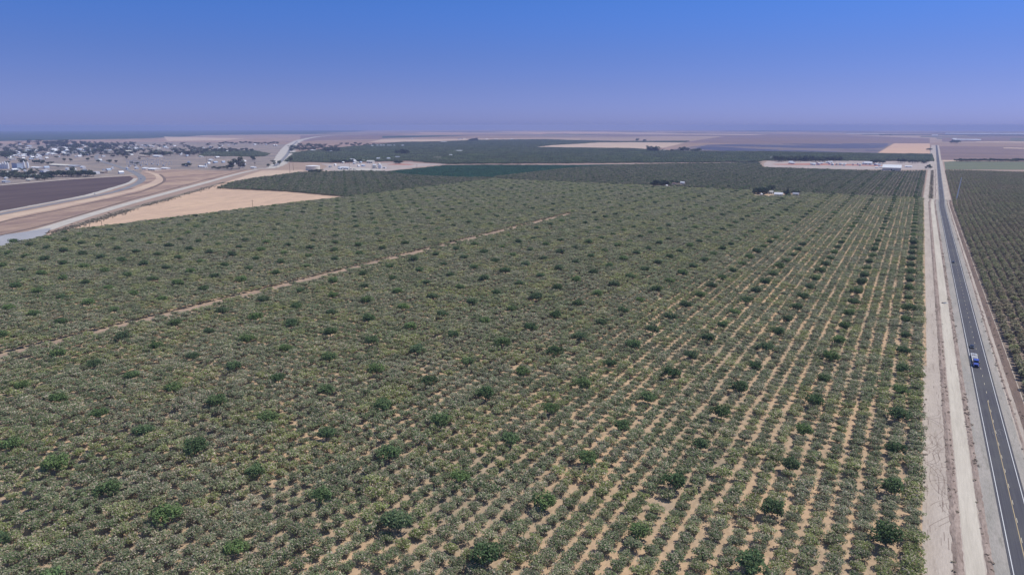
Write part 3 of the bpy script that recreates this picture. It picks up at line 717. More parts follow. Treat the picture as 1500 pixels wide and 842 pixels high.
B(96,108,254.5,5.5,'white gabled house peeking through the tree belt behind the ploughed field','house',wall='w',roof='w')
B(63,108,243.6,6,'very long cream-roofed shed right of the silos','shed',wall='t',roof='c',deep=.25,doors=4)
B(92,119,244.4,5,'long dark-grey roofed shed behind the cream-roofed shed','shed',wall='g',roof='g',deep=.5)
B(40,63,246.6,4,'low white-roofed shed beside the silo plant','shed',wall='g',roof='w',deep=.4)
B(22,64,228.5,8,'long narrow white-roofed warehouse on the left of town','warehouse',wall='g',roof='w',deep=.3,doors=4)
B(37,55,221,8,'white-roofed warehouse behind the long narrow warehouse','warehouse',wall='u',roof='w',deep=.4)
B(134,145,255,6,'white shed at the right end of the tree belt','shed',wall='w',roof='w',gable=False)
B(145,156,253.6,6,'brown-walled shed with pale roof at the right end of the tree belt','shed',wall='b',roof='t')
B(149,160,222.4,8,'bright white warehouse beside the town end of the curving highway','warehouse',wall='w',roof='w',deep=.5)
B(176,212,218,8,'very long low white-roofed packing shed at the back of town','warehouse',wall='u',roof='w',deep=.2,doors=4)
B(200,219,230,7,'tan-roofed shed in front of the tree row right of town','shed',wall='b',roof='t',deep=.4)
B(221,238,230,7,'white shed in front of the tree row right of town','shed',wall='w',roof='w',deep=.4)
B(206,219,248.5,6,'left white shed of the shed group beside the curving road','shed',wall='w',roof='w',deep=.8)
B(214,234,250,7,'largest cream-white shed of the group beside the curving road','shed',wall='c',roof='w',deep=.6,doors=3)
B(234,249,248,5,'right long white shed of the group beside the curving road','shed',wall='w',roof='w',deep=.5)
B(291,304,245.6,5,'long white-roofed house standing alone in the dry field by a tall pole','house',wall='w',roof='w',deep=.35)
B(300,303.5,243.6,8,'narrow tall white hut beside the lone white-roofed house','hut',wall='w',roof='w',gable=False,doors=1)
B(366,375,247,6,'white house beside the trees where the two pale roads meet','house',wall='w',roof='w')
B(511,520,235.6,7,'white shed left of the cream packing house behind the yard','shed',wall='w',roof='w',deep=.5)
B(518,527,239.4,5,'low pale green-grey shed in front of the grove edge','shed',wall='g',roof='c',deep=.5)
B(530,535,236.8,6,'small cream house left of the cream packing house','house',wall='c',roof='c')
B(536,549,239,9,'large cream packing house behind the industrial yard','warehouse',wall='c',roof='c',deep=.5,doors=3)
B(551,557,234.6,9,'white gabled barn behind the yard, left of another white barn','barn',wall='w',roof='w')
B(566,572,234.6,9,'white gabled barn right of the first white barn behind the yard','barn',wall='w',roof='w')
B(578,586,232.2,8,'pale grey-roofed barn nearest the dark trees behind the yard','barn',wall='w',roof='g')
B(496,513,247.4,6,'long open-fronted white truck shed in the industrial yard','shed',wall='w',roof='w',deep=.3,doors=5)
B(560,566,247,4,'small white office beside the two pale tanks','office',wall='w',roof='w',gable=False)
B(1296,1326,250.0,15,'large cream-white warehouse with a dark doorway beside the highway','warehouse',name='warehouse',wall='c',roof='w',deep=.75,doors=1)
B(1267,1279,241.6,10,'white shed left of the warehouse trees','shed',wall='w',roof='w',deep=.6)
B(1282,1287,246.4,4,'small white hut just left of the large cream warehouse','hut',wall='w',roof='w')
B(1289,1293,246,4,'small tan hut between the white hut and the large cream warehouse','hut',wall='t',roof='w')
B(1327,1337,245.4,5,'low white shed right of the large cream warehouse','shed',wall='w',roof='w',deep=.5)
B(1210,1214,239.2,5,'lone white hut in the middle of the long farm yard','hut',wall='w',roof='w')
B(1128,1131,232.6,6,'small white hut in the grove beyond the farm yard','hut',wall='w',roof='w')
B(1126,1133.5,284.2,6,'white farmhouse between the round tree and the white barn','house',wall='w',roof='c',deep=.8)
B(1135,1148,287.2,6,'long white barn just left of the dark conifer','barn',wall='w',roof='w',deep=.6,doors=3)
B(1162,1171,286.4,5,'pale grey-roofed house just right of the dark conifer','house',wall='g',roof='g',deep=.6)
B(1114,1117,286.4,4,'small white shed under the wide round tree','shed',wall='w',roof='w',doors=1)
B(997,1003,269.6,5,'white farm shed standing right of the orchard tree clump','shed',wall='w',roof='w',deep=.6)
B(975,978,273.4,3.5,'tiny white pump house in front of the orchard tree clump','hut',wall='w',roof='w',doors=1)
B(985.5,990.5,270.6,4,'small brown-roofed house right of the orchard tree clump','house',wall='w',roof='b')
B(963,968,222,7,'white house beside the left tree clump beyond the groves','house',wall='w',roof='w')
B(971,976,221.8,7,'pale house between the two tree clumps beyond the groves','house',wall='w',roof='c')
B(1396,1402,205,14,'bright white gabled hall far right of the highway','hall',wall='w',roof='w')
B(1402,1434,206,12,'very long white-walled dairy sheds far right of the highway','shed',wall='w',roof='w',deep=.15,doors=1)
B(1393,1440,197.4,22,'left half of the very long bright white sheds near the right horizon','shed',wall='w',roof='w',deep=.05,doors=0)
B(1443,1493,197.4,22,'right half of the very long bright white sheds near the right horizon','shed',wall='w',roof='w',deep=.05,doors=0)
B(1366,1374,199.4,14,'white hall near the horizon beyond the end of the highway','hall',wall='w',roof='w',deep=.4)
B(645,655,209,8,'pale shed at the far edge of the dark groves','shed',wall='w',roof='w',deep=.3)
B(667,678,222.4,7,'low white-roofed shed in the middle of the dark groves','shed',wall='g',roof='w',deep=.3)
B(657,663,229,7,'white house in the groves below the low white-roofed shed','house',wall='w',roof='w')
B(634,647,232.6,6,'tan-roofed sheds in the groves left of the white house','shed',wall='t',roof='t',deep=.4)
B(453,463,221.8,7,'pale-roofed house among the trees right of the curving pale road','house',wall='t',roof='w')
B(480,487,223,7,'white-roofed house at the right end of the roadside trees','house',wall='w',roof='w')
B(543,547,215,9,'white house at the back edge of the groves','house',wall='w',roof='w')
for k, xx in enumerate((1457, 1415, 1425, 1436, 1446)):
    B(xx, xx+(11 if k == 0 else 3), 192.3, 26, 'wide white shed on the horizon at far right' if k == 0 else 'white dot-like building on the horizon at far right', 'building', 'far_building', tiny=True, gable=False, group=None if k == 0 else 'white buildings on the right horizon')
for xx in (551, 556, 560, 567, 571, 576, 588):
    B(xx, xx+rng.uniform(2.5, 4), 214.6, 9, 'white house in the row along the back of the groves', 'house', tiny=True, group='white houses along the back of the groves')
# town roofs, scattered blocks
def roofs(n, x0, x1, y0, y1, lab, grp, wr=(4, 9)):
    cols = 'wwwwucwwwg'
    for _ in range(n):
        xx = rng.uniform(x0, x1); yy = rng.uniform(y0, y1); wd = rng.uniform(*wr)*.95; r = cols[int(rng.integers(len(cols)))]
        B(xx, xx+wd, yy, rng.uniform(5, 8), lab % CN[r], 'house', wall='wgtcwu'[int(rng.integers(6))], roof=r, deep=rng.uniform(.5, 1), rot=-A+rng.choice([0, PI/2]), tiny=True, group=grp)
roofs(60, 56, 132, 219.5, 228, '%s-roofed building in the dense middle of the town', 'town centre buildings')
roofs(30, 0, 58, 220, 235, '%s-roofed building in the left part of the town', 'left town buildings')
roofs(18, 82, 150, 211.5, 218.5, '%s-roofed building at the back of town under the tall trees', 'back town buildings', (3, 6))
roofs(16, 150, 250, 213, 219, '%s-roofed building in the right part of the town', 'right town buildings', (3, 7))
roofs(9, 4, 75, 254, 264, '%s-roofed house among the trees by the ploughed field', 'houses among the near town trees', (5, 9))
roofs(8, 266, 350, 221.5, 224.5, '%s-roofed house in the tree belt right of town', 'houses in the tree belt', (3, 6))
roofs(7, 325, 410, 211.5, 214, '%s-roofed house in the thin far tree line', 'houses in the far tree line', (2.5, 4.5))
roofs(26, 150, 330, 213, 232, '%s-roofed building on the open lots right of the town', 'buildings on the open lots right of town', (3, 9))
roofs(12, 255, 372, 236, 246.5, '%s-roofed shed near the lone house and big trees', 'sheds near the lone house', (3, 8))
roofs(14, 480, 560, 237.5, 248.5, '%s-roofed shed in the industrial yard', 'sheds in the industrial yard', (3, 7))
roofs(8, 0, 130, 245, 252, '%s-roofed building between the silos and the tree belt', 'buildings near the silos', (4, 9))
roofs(9, 600, 760, 203.5, 207, '%s-roofed shed far off beyond the dark groves', 'sheds beyond the dark groves', (3, 7))
roofs(16, 1140, 1265, 238.6, 242.5, '%s-roofed hut in the middle of the long farm yard', 'huts in the long farm yard', (3, 7))
roofs(12, 1235, 1292, 237.6, 243.8, '%s-roofed hut at the back of the farm yard', 'huts at the back of the farm yard', (2.5, 5))
roofs(7, 120, 200, 246, 255, '%s-roofed building near the curve of the highway', 'buildings near the highway curve', (3, 8))

roofs(50, 0, 150, 212, 236, '%s-roofed small building among the trees of the wider town', 'small buildings of the wider town', (2.5, 6))
# silos, tanks
def silo(px, yb, dia, ht, label, cat='silo', name='silo', dome=.25, mat='w_white'):
    x, y = G(px, yb); root = empty(name, x, y); tag(root, label, cat)
    b = MB(); b.tube((0, 0, -1), (0, 0, ht*(1-dome)), dia/2, n=24, cap=False); b.build('shell', M[mat], root)
    r = MB(); r.tube((0, 0, ht*(1-dome)), (0, 0, ht), dia/2*1.02, dia/12, 24); r.build('roof', M['palegrey'], root)
    l = MB(); 
    for q in (-.3, .3): l.tube((q, -dia/2-.25, 0), (q, -dia/2-.25, ht*(1-dome)), .05, n=4)
    l.build('ladder', M['steel'], root)
for k, (xx, ht) in enumerate(((1.5, 17), (5, 20), (8.6, 22), (12.2, 20), (36, 22), (41.5, 19))):
    silo(xx, 247.5 if k < 4 else 246.5, 5.6, ht, ('tall white silo, %s from the left edge of the photo' % ordinal(k+1)) if k < 4 else ('tall white silo standing right of the grey mill' if k == 4 else 'shorter white silo at the right end of the silo plant'))
B(15,32,248.4,18,'big pale grey mill block between the white silos','mill',name='mill',wall='u',roof='g',deep=.5,gable=False,doors=3)
x, y = G(458.5, 249.5); root = empty('storage_tank', x, y); tag(root, 'wide round cream storage tank with a flat white roof above dark bushes', 'tank')
b = MB(); b.tube((0, 0, -1), (0, 0, 12), 19, n=48, cap=False); b.build('shell', M['w_cream'], root)
b = MB(); b.tube((0, 0, 12), (0, 0, 13.4), 19.3, 3, 48); b.build('roof', M['w_white'], root)
b = MB(); b.box(-.6, .6, -19.8, -19.0, 0, 12); b.build('stair', M['steel'], root)
silo(549, 247, 13, 11, 'left squat cream tank in the industrial yard', 'tank', 'storage_tank', .12, 'w_cream')
silo(557, 247, 11, 11, 'right squat white tank in the industrial yard', 'tank', 'storage_tank', .12)

# ------------------------------------------------------------------ broadleaf trees and conifers
TW = []
for i in range(5):
    L = orchard_lobes(10, 9, 9); TW.append(foliage_mesh('broad_tree', 480, [(a, b, c+.5, d*1.15, e) for a, b, c, d, e in L], .62, M['leaf_t'], limbs(L, 9, .35), bark=M['bark']))
TT = []
for i in range(3):                               # taller eucalyptus-like trees, unit 10 m wide, 16 m tall
    L = [(rng.normal(0, 1.9), rng.normal(0, 1.9), rng.uniform(4.5, 14), rng.uniform(1.5, 2.6), rng.uniform(1.2, 2.2)) for _ in range(13)]
    TT.append(foliage_mesh('tall_tree', 620, L, .6, M['leaf_t'], limbs(L, 13, .4), bark=M['bark']))
def conifer():
    L = [(rng.normal(0, .25), rng.normal(0, .25), z, (17-z)*.24+.2, 1.1) for z in np.linspace(1.5, 16, 15)]
    t = MB(); t.tube((0, 0, -.2), (0, 0, 15), .4, .08, 7); return foliage_mesh('conifer', 1100, L, .5, M['leaf_t'], t, bark=M['bark'])
def palm():
    t = MB(); t.tube((0, 0, -.2), (.3, 0, 11), .35, .22, 8); V = []; F = []
    for k in range(34):
        a = rng.uniform(0, 2*PI); e = rng.uniform(-.5, 1.1); p = (.3, 0, 11.1)
        for s in range(4):
            q = (p[0]+math.cos(a)*.8*math.cos(e), p[1]+math.sin(a)*.8*math.cos(e), p[2]+.8*math.sin(e)); e -= .45
            w = .22*(1-s*.2); n_ = (-math.sin(a)*w, math.cos(a)*w); t.face([(p[0]-n_[0], p[1]-n_[1], p[2]), (p[0]+n_[0], p[1]+n_[1], p[2]), (q[0]+n_[0], q[1]+n_[1], q[2]), (q[0]-n_[0], q[1]-n_[1], q[2])], 1); p = q
    return t.mesh('palm', [M['bark'], M['leaf_t']])
CON = conifer(); PALM = palm()
def tree(px, yb, wm, hm, label, group=None, kind='b', name=None):
    me, w0, h0 = {'b': (TW[int(rng.integers(5))], 10, 9), 't': (TT[int(rng.integers(3))], 9, 16), 'c': (CON, 8, 17), 'p': (PALM, 4, 12)}[kind]
    x, y = G(px, yb); o = bpy.data.objects.new(name or {'b': 'broadleaf_tree' if hm > 10.5 else 'low_broadleaf', 't': 'tall_tree', 'c': 'conifer', 'p': 'palm_tree'}[kind], me); COL.objects.link(o)  # short trees and bushes share one name, set by height alone
    o.location = (x, y, gz(x, y)-.1); o.rotation_euler = (0, 0, rng.uniform(0, 6.3)); o.scale = (wm/w0, wm/w0, hm/h0)
    return tag(o, label, 'tree', group)
def belt(n, x0, x1, y0, y1, wm, hm, label, kind='b', slope=0.0):
    for k in range(n):
        t = (k+rng.uniform(0, 1))/n; xx = x0+(x1-x0)*t; yy = y0 + rng.uniform(0, 1)*(y1-y0) + slope*t
        tree(xx, yy, wm*rng.uniform(.75, 1.3), hm*rng.uniform(.75, 1.25), label, label+' group', kind)
belt(30, 72, 137, 258.4, 260.5, 15, 13, 'dark tree in the dense belt behind the ploughed field', slope=-1.5)
belt(46, 2, 76, 256, 264.5, 14, 9.5, 'green tree among the houses left of the ploughed field')
belt(12, 0, 60, 249, 254, 11, 7, 'low tree between the silos and the houses by the field')
belt(5, 50, 64, 239.5, 241, 14, 11, 'dark tree in the clump right of the silos')
tree(34, 240, 24, 17, 'large dark tree rising behind the grey mill')
tree(94.5, 237, 12, 13, 'lone dark tree, left of a pair on the bare lot'); tree(104, 237, 11, 12, 'lone dark tree, right of a pair on the bare lot')
tree(107, 253.5, 15, 16, 'tall tree rising above the dense belt behind the ploughed field')
tree(85.5, 244.8, 12, 4, 'low round bush at the end of the cream-roofed shed')
belt(14, 0, 22, 222, 233, 22, 14, 'dark tree in the mass at the left edge of town')
belt(30, 60, 160, 212, 220, 34, 22, 'bluish tree among the roofs in the middle of town')
belt(14, 76, 100, 209, 214, 30, 27, 'tall dark tree in the tallest clump behind town', 't')
tree(43, 211, 36, 34, 'lone tall tree, left of two on the skyline', None, 't'); tree(56, 211, 40, 34, 'lone tall tree, right of two on the skyline', None, 't')
belt(20, 104, 200, 210.5, 216, 26, 20, 'tall tree along the back of town', 't')
belt(80, 0, 200, 211, 230, 26, 18, 'tree scattered among the town roofs', 't')
belt(50, 150, 330, 212, 224, 24, 16, 'tree on the open lots right of town', 't')
belt(26, 0, 210, 226, 243, 14, 10, 'small dark tree on the open lots between town and silos')
belt(10, 155, 190, 226.5, 229, 16, 8, 'low dark tree in the line beside the town end of the highway')
belt(14, 209, 250, 226.5, 230.5, 22, 15, 'dark tree in the row behind the substation')
tree(239, 229, 22, 26, 'tallest tree of the row behind the substation', None, 't')
belt(12, 256, 297, 223.5, 229.5, 24, 19, 'tall dark tree in the tall group right of town', 't')
belt(22, 296, 372, 220, 223, 20, 13, 'dark tree along the back of the belt right of town')
belt(22, 322, 410, 210, 212.8, 22, 14, 'dark tree in the thin far tree line')
belt(5, 268, 279, 243.6, 245, 11, 9, 'dark bush in the clump alone on the dry field')
belt(10, 311, 336, 246.4, 248.2, 10, 6, 'low bush in the row left of the two big trees')
tree(339, 248.6, 24, 31, 'left of the two big dark trees on the dry field', None, 't'); tree(341, 247.6, 20, 26, 'dark tree tucked behind the left big tree on the dry field', None, 't')
tree(350.5, 247.6, 24, 40, 'right and tallest of the big dark trees on the dry field', None, 't'); tree(356, 246.6, 18, 22, 'shorter dark tree right of the tallest tree on the dry field', None, 't')
belt(3, 368, 373, 234, 236, 15, 15, 'tree of the small group above the palm')
tree(373.5, 245.5, 7, 15, 'palm tree beside the meeting of the pale roads', None, 'p'); tree(393, 245, 10, 11, 'round tree, first of three along the pale road')
tree(402, 243, 14, 19, 'tall tree, second of three along the pale road', None, 't'); tree(409.5, 242, 13, 15, 'tree, third of three along the pale road')
tree(426.5, 238.5, 16, 20, 'dark tree at the corner of the grove right of the pale road'); tree(421, 239, 8, 10, 'small tree left of the grove corner by the pale road')
belt(44, 425, 498, 213.5, 223.5, 26, 18, 'dark tree in the wood right of the curving pale road', 't')
belt(22, 484, 528, 236.6, 239.4, 14, 9, 'dark tree along the front edge of the grove by the yard')
belt(9, 453, 471, 252.2, 254.2, 11, 7, 'dark bush in front of the round storage tank')
belt(12, 500, 548, 211.4, 214.8, 22, 13, 'dark tree in the row at the back of the groves')
belt(5, 579, 588, 239.4, 241, 12, 10, 'dark tree standing on the red soil strip')
belt(7, 580, 600, 223.5, 227, 26, 17, 'dark tree standing above the groves right of the barns')
belt(6, 688, 700, 206.4, 207.4, 30, 24, 'dark tree clump at the far edge of the groves')
belt(11, 957, 980, 270.6, 272.6, 12, 10, 'dark green tree in the clump in the middle of the orchard')
belt(4, 983, 993, 268, 270, 7, 6, 'small tree beside the brown-roofed house in the orchard')
belt(7, 1105, 1124, 283.2, 285, 13, 10.5, 'dark tree in the rounded clump left of the white farmhouse')
tree(1129, 281.6, 16, 13, 'dark round tree behind the white farmhouse')
tree(1153.5, 287.4, 11, 18, 'tall dark conifer between the white barn and the grey house', None, 'c'); tree(1149.5, 286.2, 8, 8, 'small dark tree against the left side of the conifer')
belt(4, 1159, 1172, 283.5, 284.5, 8, 5, 'low tree behind the pale grey-roofed house')
belt(44, 1134, 1232, 235.2, 237.4, 20, 16, 'dark tree in the long line behind the farm yard')
belt(8, 1276, 1296, 239.2, 240.6, 15, 12, 'dark tree between the white shed and the cream warehouse')
belt(5, 1315, 1326, 238.6, 239.8, 16, 14, 'dark tree behind the cream warehouse')
belt(9, 1330, 1360, 238.8, 240, 14, 10, 'dark tree between the cream warehouse and the highway')
belt(6, 949, 966, 221, 222.4, 30, 25, 'dark tree of the left clump beyond the groves', 't'); belt(5, 995, 1009, 220.8, 222, 28, 22, 'dark tree of the middle clump beyond the groves', 't')
belt(5, 1013, 1026, 221.6, 222.6, 22, 13, 'low dark tree of the right clump beyond the groves'); belt(6, 968, 994, 221.4, 222.4, 18, 9, 'low tree between the clumps beyond the groves')
tree(933, 208, 30, 26, 'lone dark tree beyond the tan field, left of a pair'); tree(944, 208, 30, 20, 'lone dark tree beyond the tan field, right of a pair')
belt(5, 1393, 1403, 209.2, 210.4, 36, 20, 'dark tree of the clump far right of the highway')
belt(3, 1357, 1364, 220, 221, 16, 10, 'dark bush at the right edge of the peach field')
belt(44, 1401, 1504, 236.2, 237.2, 15, 9, 'dark tree in the hedge line behind the olive green field')
belt(12, 1288, 1305, 198, 199, 36, 14, 'dark tree of the far row left of the highway end')
belt(4, 1356, 1365, 245, 248, 9, 8, 'reddish-dark tree at the corner of the farm yard')
# ------------------------------------------------------------------ solar farm, substation, poles
sp = GP([(1004,221.4),(1032,213.2),(1090,211.8),(1303,210.9),(1279,224.8),(1130,221.8),(1050,221.8)])
su = [UV(*p)[0] for p in sp]; M['panel'] = plain('solar_panel', (.095,.088,.135), .35, var=.15, scale=.02, spec=.5)
ns = 0; u = min(su)
while u < max(su) and ns < 280:
    run = None
    for v in np.arange(-4200, 200, 14):
        x, y = W(u, v); ok = inside(x, y, sp) and mnoise.noise(Vector((u*.0022, v*.0018, 2))) > -.1
        if ok and run is None: run = v
        if run is not None and (not ok or v-run > 420):
            if v-run > 60:
                L = v-run-16; m = MB(); m.hexa([(-L/2,-3.2,1.0),(L/2,-3.2,1.0),(L/2,3.2,3.2),(-L/2,3.2,3.2),(-L/2,-3.2,1.1),(L/2,-3.2,1.1),(L/2,3.2,3.3),(-L/2,3.2,3.3)])
                for q in np.arange(-L/2+5, L/2, 30): m.tube((q, 0, -.5), (q, 0, 2.1), .15, n=4)
                o = m.build('solar_array', M['panel']); xx, yy = W(u, (v+run)/2); o.location = (xx, yy, gz(xx, yy)+.3); o.rotation_euler = (0, 0, -A)
                tag(o, 'long tilted dark blue solar panel row in the solar farm beyond the groves', 'solar panel', 'solar panel rows beyond the groves'); ns += 1
            run = v if ok else None
    u += 46
print('solar', ns)
def pole(px, yb, ht, label, arms=1, r=.22, name='utility_pole', mat='wood', lean=0.0, cat='pole'):
    x, y = G(px, yb); root = empty(name, x, y); tag(root, label, cat); root.rotation_euler = (0, lean, 0)
    m = MB(); m.tube((0, 0, -.5), (0, 0, ht), r, r*.6, 10); m.build('shaft', M[mat], root)
    for k in range(arms):
        c = MB(); z = ht-.6-k*1.6; c.box(-1.6, 1.6, -.12, .12, z-.12, z+.12)
        for q in (-1.45, -.6, .6, 1.45): c.tube((q, 0, z+.12), (q, 0, z+.45), .06, n=6)
        c.build('crossarm', M[mat], root)
pole(1401, 292.5, 37, 'very tall pale slim mast at the edge of the right-hand orchard', 0, .95, 'mast', 'w_white', .085, 'mast')
pole(150, 335.5, 15, 'wooden pole with crossarm at the tip of the golden field, right of a pair', 2, .3)
pole(132, 336.5, 11, 'shorter wooden pole left of a pair by the diagonal road', 1, .3)
pole(370.5, 305, 12, 'wooden pole standing at the lower edge of the golden field', 1, .3)
pole(425, 256, 27, 'tall dark pole right of the meeting of the pale roads', 1, .4)
pole(430, 250, 20, 'dark pole behind the tall dark pole near the pale roads', 1, .4)
pole(611, 257, 27, 'thin tall pole standing at the left edge of the green crop', 1, .35)
pole(303.6, 244, 28, 'tall dark pole behind the lone white-roofed house', 1, .4)
pole(512, 250, 20, 'thin pole left of the parked trucks in the yard', 1, .35)
pole(545, 251, 18, 'thin pole in front of the squat tanks', 1, .35)
for k, (u, s) in enumerate(((1420, 1), (1560, 1), (1720, 1), (1900, 1), (2100, 1))):
    x, y = W(u, 30.5+shift(u)); px, py, _ = P(x, y); pole(px, py, 10, 'slim wooden roadside pole left of the highway, %s beyond the cross track' % ordinal(k+1), 1, .18)
def gantry(px, yb, w, h, label):
    x, y = G(px, yb); root = empty('substation_gantry', x, y, -A); tag(root, label, 'gantry', 'steel gantries in the substation')
    for q in (-w/2, w/2):
        m = MB()
        for a in (-.5, .5):
            for b in (-.5, .5): m.tube((q+a, b, 0), (q+a*.4, b*.4, h), .12, n=4)
        for z in np.arange(1, h, 2.0): m.tube((q-.5, -.5, z), (q+.5, .5, z+1.2), .08, n=4)
        m.build('leg', M['steel'], root)
    m = MB(); m.box(-w/2, w/2, -.4, .4, h-1.2, h-.4); m.build('beam', M['steel'], root)
    for q in np.linspace(-w/2+2, w/2-2, 3): m = MB(); m.tube((q, 0, h-3.4), (q, 0, h-1.2), .22, n=6); m.build('insulator', M['palegrey'], root)
for k in range(26):
    gantry(187+k*2.5+rng.uniform(-1, 1), rng.uniform(238.5, 245), rng.uniform(10, 16), rng.uniform(9, 19), 'pale steel gantry standing in the substation left of the dry field')
for k in range(7):
    x, y = G(190+k*8.3, rng.uniform(241, 244.6)); r = empty('transformer', x, y, -A); tag(r, 'boxy grey transformer on the ground in the substation', 'transformer', 'grey transformers in the substation')
    m = MB(); m.box(-3, 3, -2, 2, 0, 3.6, 0, .1, .1); m.build('tank', M['w_grey'], r)
    for q in (-3.6, 3.05): f = MB(); f.box(q, q+.55, -1.8, 1.8, .5, 3.0); f.build('radiator', M['steel'], r)
    for q in (-1.6, 0, 1.6): f = MB(); f.tube((q, 0, 3.6), (q, 0, 5.4), .3, .12, 8); f.build('insulator', M['palegrey'], r)

# ------------------------------------------------------------------ vehicles
def carpaint(name, c):
    m, nt, b = newmat(name); h = N(nt); t = h.n('ShaderNodeTexCoord'); col = h.mix(1.0, c, h.math('ADD', h.math('MULTIPLY', h.noise(t.outputs['Object'], 1.5, 3), .24), .88), 'MULTIPLY')
    h.l(col, b.inputs['Base Color']); b.inputs['Roughness'].default_value = .32; b.inputs['Specular IOR Level'].default_value = .5; b.inputs['Coat Weight'].default_value = .5; b.inputs['Coat Roughness'].default_value = .1; return m
M['tyre'] = plain('tyre', (.025,.025,.025), .9); M['rim'] = plain('rim', (.5,.5,.52), .35, .8)
M['lamp'] = plain('lamp', (.8,.8,.78), .2); M['tail'] = plain('tail_lamp', (.4,.02,.02), .3)
def wheel(root, x, y, r, w):
    t = MB(); t.tube((x-w/2, y, r), (x+w/2, y, r), r, n=20); o = t.build('wheel', M['tyre'], root)
    q = MB(); s = 1 if x > 0 else -1; q.tube((x+s*w/2, y, r), (x+s*(w/2+.02), y, r), r*.6, n=16); q.build('rim', M['rim'], o)
def car(x, y, rz, paint, label, cat='car', name='car', van=False, z=0.0, group=None):
    """nose towards -y"""
    root = empty(name, x, y, rz, z); tag(root, label, cat, group)
    b = MB(); W_ = .92; hz = .80
    prof = [(-2.3,.32),(2.25,.32),(2.32,.62),(2.2,.92),(1.6,.98),(-1.0,.98),(-2.1,.82),(-2.36,.6)] if not van else [(-2.7,.35),(2.7,.35),(2.75,1.1),(2.65,1.25),(-1.6,1.25),(-2.5,1.05),(-2.8,.7)]
    n = len(prof); k = 0
    rings = []
    for xx, ins in ((-W_, .10), (-W_*.93, 0), (W_*.93, 0), (W_, .10)):
        cy = sum(p[0] for p in prof)/n; cz = sum(p[1] for p in prof)/n
        rings.append([(xx, cy+(p[0]-cy)*(1-ins*.5), cz+(p[1]-cz)*(1-ins)) for p in prof])
    for rr in rings: b.v += rr
    for i in range(3):
        for j in range(n): q = (j+1) % n; b.f.append((i*n+j, i*n+q, (i+1)*n+q, (i+1)*n+j)); b.m.append(0)
    b.f.append(tuple(range(n))); b.m.append(0); b.f.append(tuple(3*n+i for i in reversed(range(n)))); b.m.append(0)
    b.build('body', paint, root)
    z0, z1, ya, yb_, yc, yd = (.96, 1.45, -1.15, -.45, 1.15, 1.85) if not van else (1.23, 2.1, -1.9, -1.2, 2.45, 2.6)
    g = MB(); a = .84; t = .70
    g.hexa([(-a,ya,z0),(a,ya,z0),(a,yd,z0),(-a,yd,z0),(-t,yb_,z1),(t,yb_,z1),(t,yc,z1),(-t,yc,z1)]); g.build('windows', M['glass'], root)
    r = MB(); r.hexa([(-t-.03,yb_-.03,z1),(t+.03,yb_-.03,z1),(t+.03,yc+.03,z1),(-t-.03,yc+.03,z1),(-t+.05,yb_+.08,z1+.05),(t-.05,yb_+.08,z1+.05),(t-.05,yc-.08,z1+.05),(-t+.05,yc-.08,z1+.05)]); r.build('roof', paint, root)
    for sx in (-1, 1):
        for yy in ((-1.45, 1.4) if not van else (-1.8, 1.7)): wheel(root, sx*.84, yy, .33, .22)
        f = -2.33 if not van else -2.78
        h_ = MB(); h_.box(sx*.66-.17, sx*.66+.17, f-.03, f+.12, .6, .76); h_.build('headlight', M['lamp'], root)
        h_ = MB(); h_.box(sx*.7-.14, sx*.7+.14, -f-.13, -f+.02, .68, .84); h_.build('tail_light', M['tail'], root)
    return root
RZ = -A
black = carpaint('black_paint', (.012,.013,.018)); whitep = carpaint('white_paint', (.78,.78,.78)); silver = carpaint('silver_paint', (.45,.46,.48)); bluep = carpaint('blue_paint', (.045,.085,.42)); redp = carpaint('red_paint', (.35,.04,.03))
zr = lift(180, 340, 6)+.003
x, y = W(441, 37.75); car(x, y, RZ, black, 'small black car following close behind the blue truck', z=zr)
x, y = G(139, 285.2); car(x, y, RZ+.9, whitep, 'white van parked on the pale shoulder below the ploughed field', 'van', 'van', True)
bpy.context.view_layer.update()

